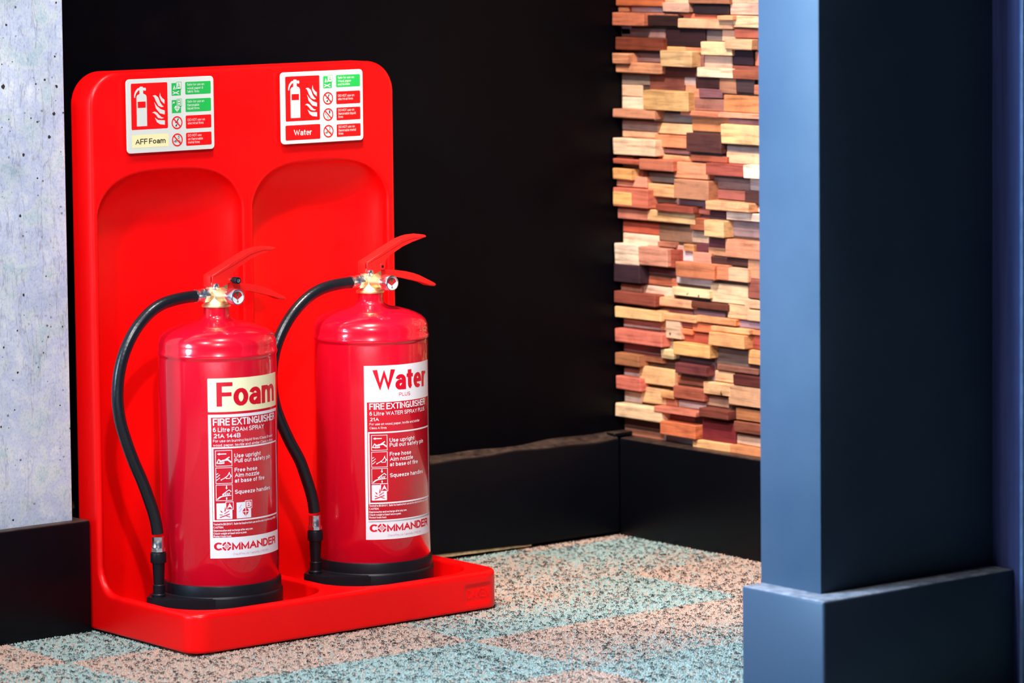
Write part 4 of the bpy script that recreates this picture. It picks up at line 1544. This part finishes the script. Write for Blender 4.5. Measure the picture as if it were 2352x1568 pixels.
    for k, (zt, zb) in enumerate(((264.0, 242.0), (240.4, 218.2), (216.8, 194.6))):
        zt, zb = zt + dz, zb + dz
        white.frame(px, zb, px + 23, zt, 0.75)
        if k == 0:      # a hand pulling the pin
            whitet.poly([(px + 2.4, zt - 5), (px + 6, zt - 3.2), (px + 6, zt - 4.3), (px + 15, zt - 4.3), (px + 15, zt - 5.7), (px + 6, zt - 5.7), (px + 6, zt - 6.8)])
            whitet.line([(px + 6, zb + 7), (px + 13, zb + 8.6), (px + 19, zb + 12.4)], 1.5)
            whitet.line([(px + 10, zb + 8), (px + 17, zb + 9.0), (px + 21.3, zb + 5.5)], 2.0)
            whitet.line([(px + 2.0, zb + 4.6), (px + 4.6, zb + 9.6), (px + 6.6, zb + 8.2)], 1.3)
            whitet.line([(px + 2.0, zb + 4.6), (px + 6.6, zb + 4.0), (px + 11.6, zb + 4.4)], 1.3)
            for q in range(4):
                whitet.line([(px + 6 + 1.8 * q, zb + 7), (px + 6.6 + 1.8 * q, zb + 4.2)], 0.8)
        elif k == 1:    # a hand aiming the hose
            whitet.line([(px + 7.8, zb + 5.5), (px + 14, zb + 8.6), (px + 17, zb + 11.5), (px + 19, zb + 15.5)], 1.1)
            whitet.line([(px + 13, zb + 9), (px + 14.6, zb + 7), (px + 19.5, zb + 7), (px + 20.8, zb + 11), (px + 18.6, zb + 14)], 1.0)
            whitet.line([(px + 20.8, zb + 10.4), (px + 22.6, zb + 9.6)], 1.2)
            whitet.disc(px + 7.6, zb + 5.3, 0.9, 10)
            for q in range(5):
                whitet.line([(px + 1.4 + (q % 2) * 2.6, zb + 5 + 2 * q), (px + 3.4 + (q % 2) * 2.2, zb + 6.2 + 2 * q)], 1.0)
        else:           # a hand squeezing the handles
            whitet.poly([(px + 14.6, zt - 6.6), (px + 13.0, zt - 4.2), (px + 14.0, zt - 4.2), (px + 14.0, zt - 1.2), (px + 15.2, zt - 1.2), (px + 15.2, zt - 4.2), (px + 16.2, zt - 4.2)])
            whitet.line([(px + 2.2, zb + 2.4), (px + 5.6, zb + 5.2), (px + 9.6, zb + 6.6)], 1.7)
            whitet.line([(px + 9, zb + 8.6), (px + 15, zb + 13), (px + 18, zb + 14.8), (px + 20.6, zb + 12.6)], 1.1)
            for q in range(4):
                whitet.line([(px + 10 + 2.4 * q, zb + 6.6 + .3 * q), (px + 11.6 + 2.4 * q, zb + 10.6)], 1.2)
            whitet.line([(px + 9, zb + 6.2), (px + 20.6, zb + 7.4)], 1.0)
            whitet.poly([(px + 14.6, zb + 5.2), (px + 13.2, zb + 3.2), (px + 14.1, zb + 3.2), (px + 14.1, zb + .8), (px + 15.1, zb + .8), (px + 15.1, zb + 3.2), (px + 16, zb + 3.2)])
    for s_, z_, w_ in (('Use upright', 253.2, 41.5), ('Pull out safety pin', 246.4, 62.5), ('Free hose', 233.6, 34.8), ('Aim nozzle', 226.4, 38.4),
                       ('at base of fire', 218.9, 48.2), ('Squeeze handles', 203.4, 60.5)):
        whitet.text(s_, 35.2, z_ + dz, w_, 5.7, 0.175)
    for bx, ch in (((9.6, 'A'), (37.2, 'B')) if kind == 'foam' else ((8.8, 'A'),)):
        zb = 169.4 + dz + (0 if kind == 'foam' else 1.8)
        white.rect(bx, zb, bx + 21.5, zb + 22, 0.6)
        white.rect(bx + 12.3, zb + 12.6, bx + 23.4, zb + 24, 0.6)
        red.rect(bx + 13.2, zb + 13.5, bx + 22.6, zb + 23.1)
        whitet.text(ch, bx + 14.2, zb + 14.4, 7.6, 7.6, 0.22)
        if ch == 'A':
            red.poly([(bx + 4.6, zb + 12.4), (bx + 7.4, zb + 10.8), (bx + 8.4, zb + 8.6), (bx + 6.2, zb + 9.6)])
            red.poly([(bx + 10.4, zb + 10.8), (bx + 11.8, zb + 17.6), (bx + 12.6, zb + 13.2), (bx + 12.0, zb + 10.4)])
            red.line([(bx + 4.4, zb + 6.4), (bx + 7.8, zb + 5.8)], 1.0)
            red.line([(bx + 13.4, zb + 4.2), (bx + 18.2, zb + 2.6)], 1.0)
            red.line([(bx + 4.6, zb + 2.4), (bx + 17.6, zb + 6.9)], 1.3)
            red.line([(bx + 10.6, zb + 7.4), (bx + 17.0, zb + 11.2)], 1.0)
        else:
            c_ = (bx + 13.2, zb + 8.2)
            red.poly([(c_[0], c_[1] - 6), (c_[0] + 5.4, c_[1] + .6), (c_[0] + 2.4, c_[1] + 5), (c_[0] - 2.4, c_[1] + 5), (c_[0] - 5.4, c_[1] + .6)])
            whitet.line([(c_[0], c_[1] - 5), (c_[0], c_[1] + 5)], 1.1)
            whitet.line([(c_[0] - 4.6, c_[1] + .4), (c_[0] + 4.6, c_[1] + .4)], 1.1)
            for q in range(4):
                thin.line([(bx + 3.6 + (q % 2) * 1.6, zb + 9 + 2.6 * q), (bx + 5.6 + (q % 2) * 1.6, zb + 10.6 + 2.6 * q)], 0.7)
    for s_, z_, w_ in (('Tested to BS EN3-7.  Safe for inadvertent use on live electrical fires up to 1000V', 161.2, 106), ('CAUTION:', 156.9, 13.5),
                       ('Depressurise and recharge after any use.', 152.5, 56), ('Check weight at least once a year.', 148.4, 46.5), ('Protect from frost.', 144.5, 24.5)):
        whitet.text(s_, 5.0, z_ + dz * .75, w_, 2.9, 0.2, 0.8)
    white.rect(0, 115.6 + dz, Wd, 142.2 + dz)
    red.text('C', 5.2, 126.6 + dz, 11.4, 11.0, 0.25, 1, 1, 1.2)
    ox_ = 22.6
    for a0 in (10, 100, 190, 280):
        red.ring(ox_, 132.0 + dz, 3.7, 6.2, a0, a0 + 70, 8)
    red.ring(ox_, 132.0 + dz, 1.7, 2.5, 0, 360, 16)
    red.disc(ox_, 132.0 + dz, 0.8, 10)
    red.text('MMANDER', 29.8, 126.6 + dz, 80.0, 11.0, 0.25, 0.4, 0.95, 1.2)
    thin.text('CheckFire Ltd, Caerphilly, CF83 3HU', 31, 119.4 + dz, 59, 3.0, 0.11)
    lab = white.obj('instruction_label', M['white_print'], wrap(.00012), t, 4)
    lab['label'] = 'white printed instruction label'
    whitet.obj('white_lettering', M['white_print'], wrap(.00038), lab, 4)
    red.obj('red_lettering', M['red_print'], wrap(.00026), lab, 4)
    thin.obj('small_print', M['thin_print'], wrap(.00026), lab, 4)
    if cream.v:
        cream.obj('cream_panel', M['cream_print'], wrap(.00012), lab, 4)['label'] = 'cream band with the word Foam'
    return t


extinguisher('foam', -0.9257, -0.235, 'fire extinguisher with cream Foam band, in the left bay of the stand')
extinguisher('water', -0.6616, -0.235, 'fire extinguisher with white Water band, in the right bay of the stand')
bpy.context.view_layer.update()
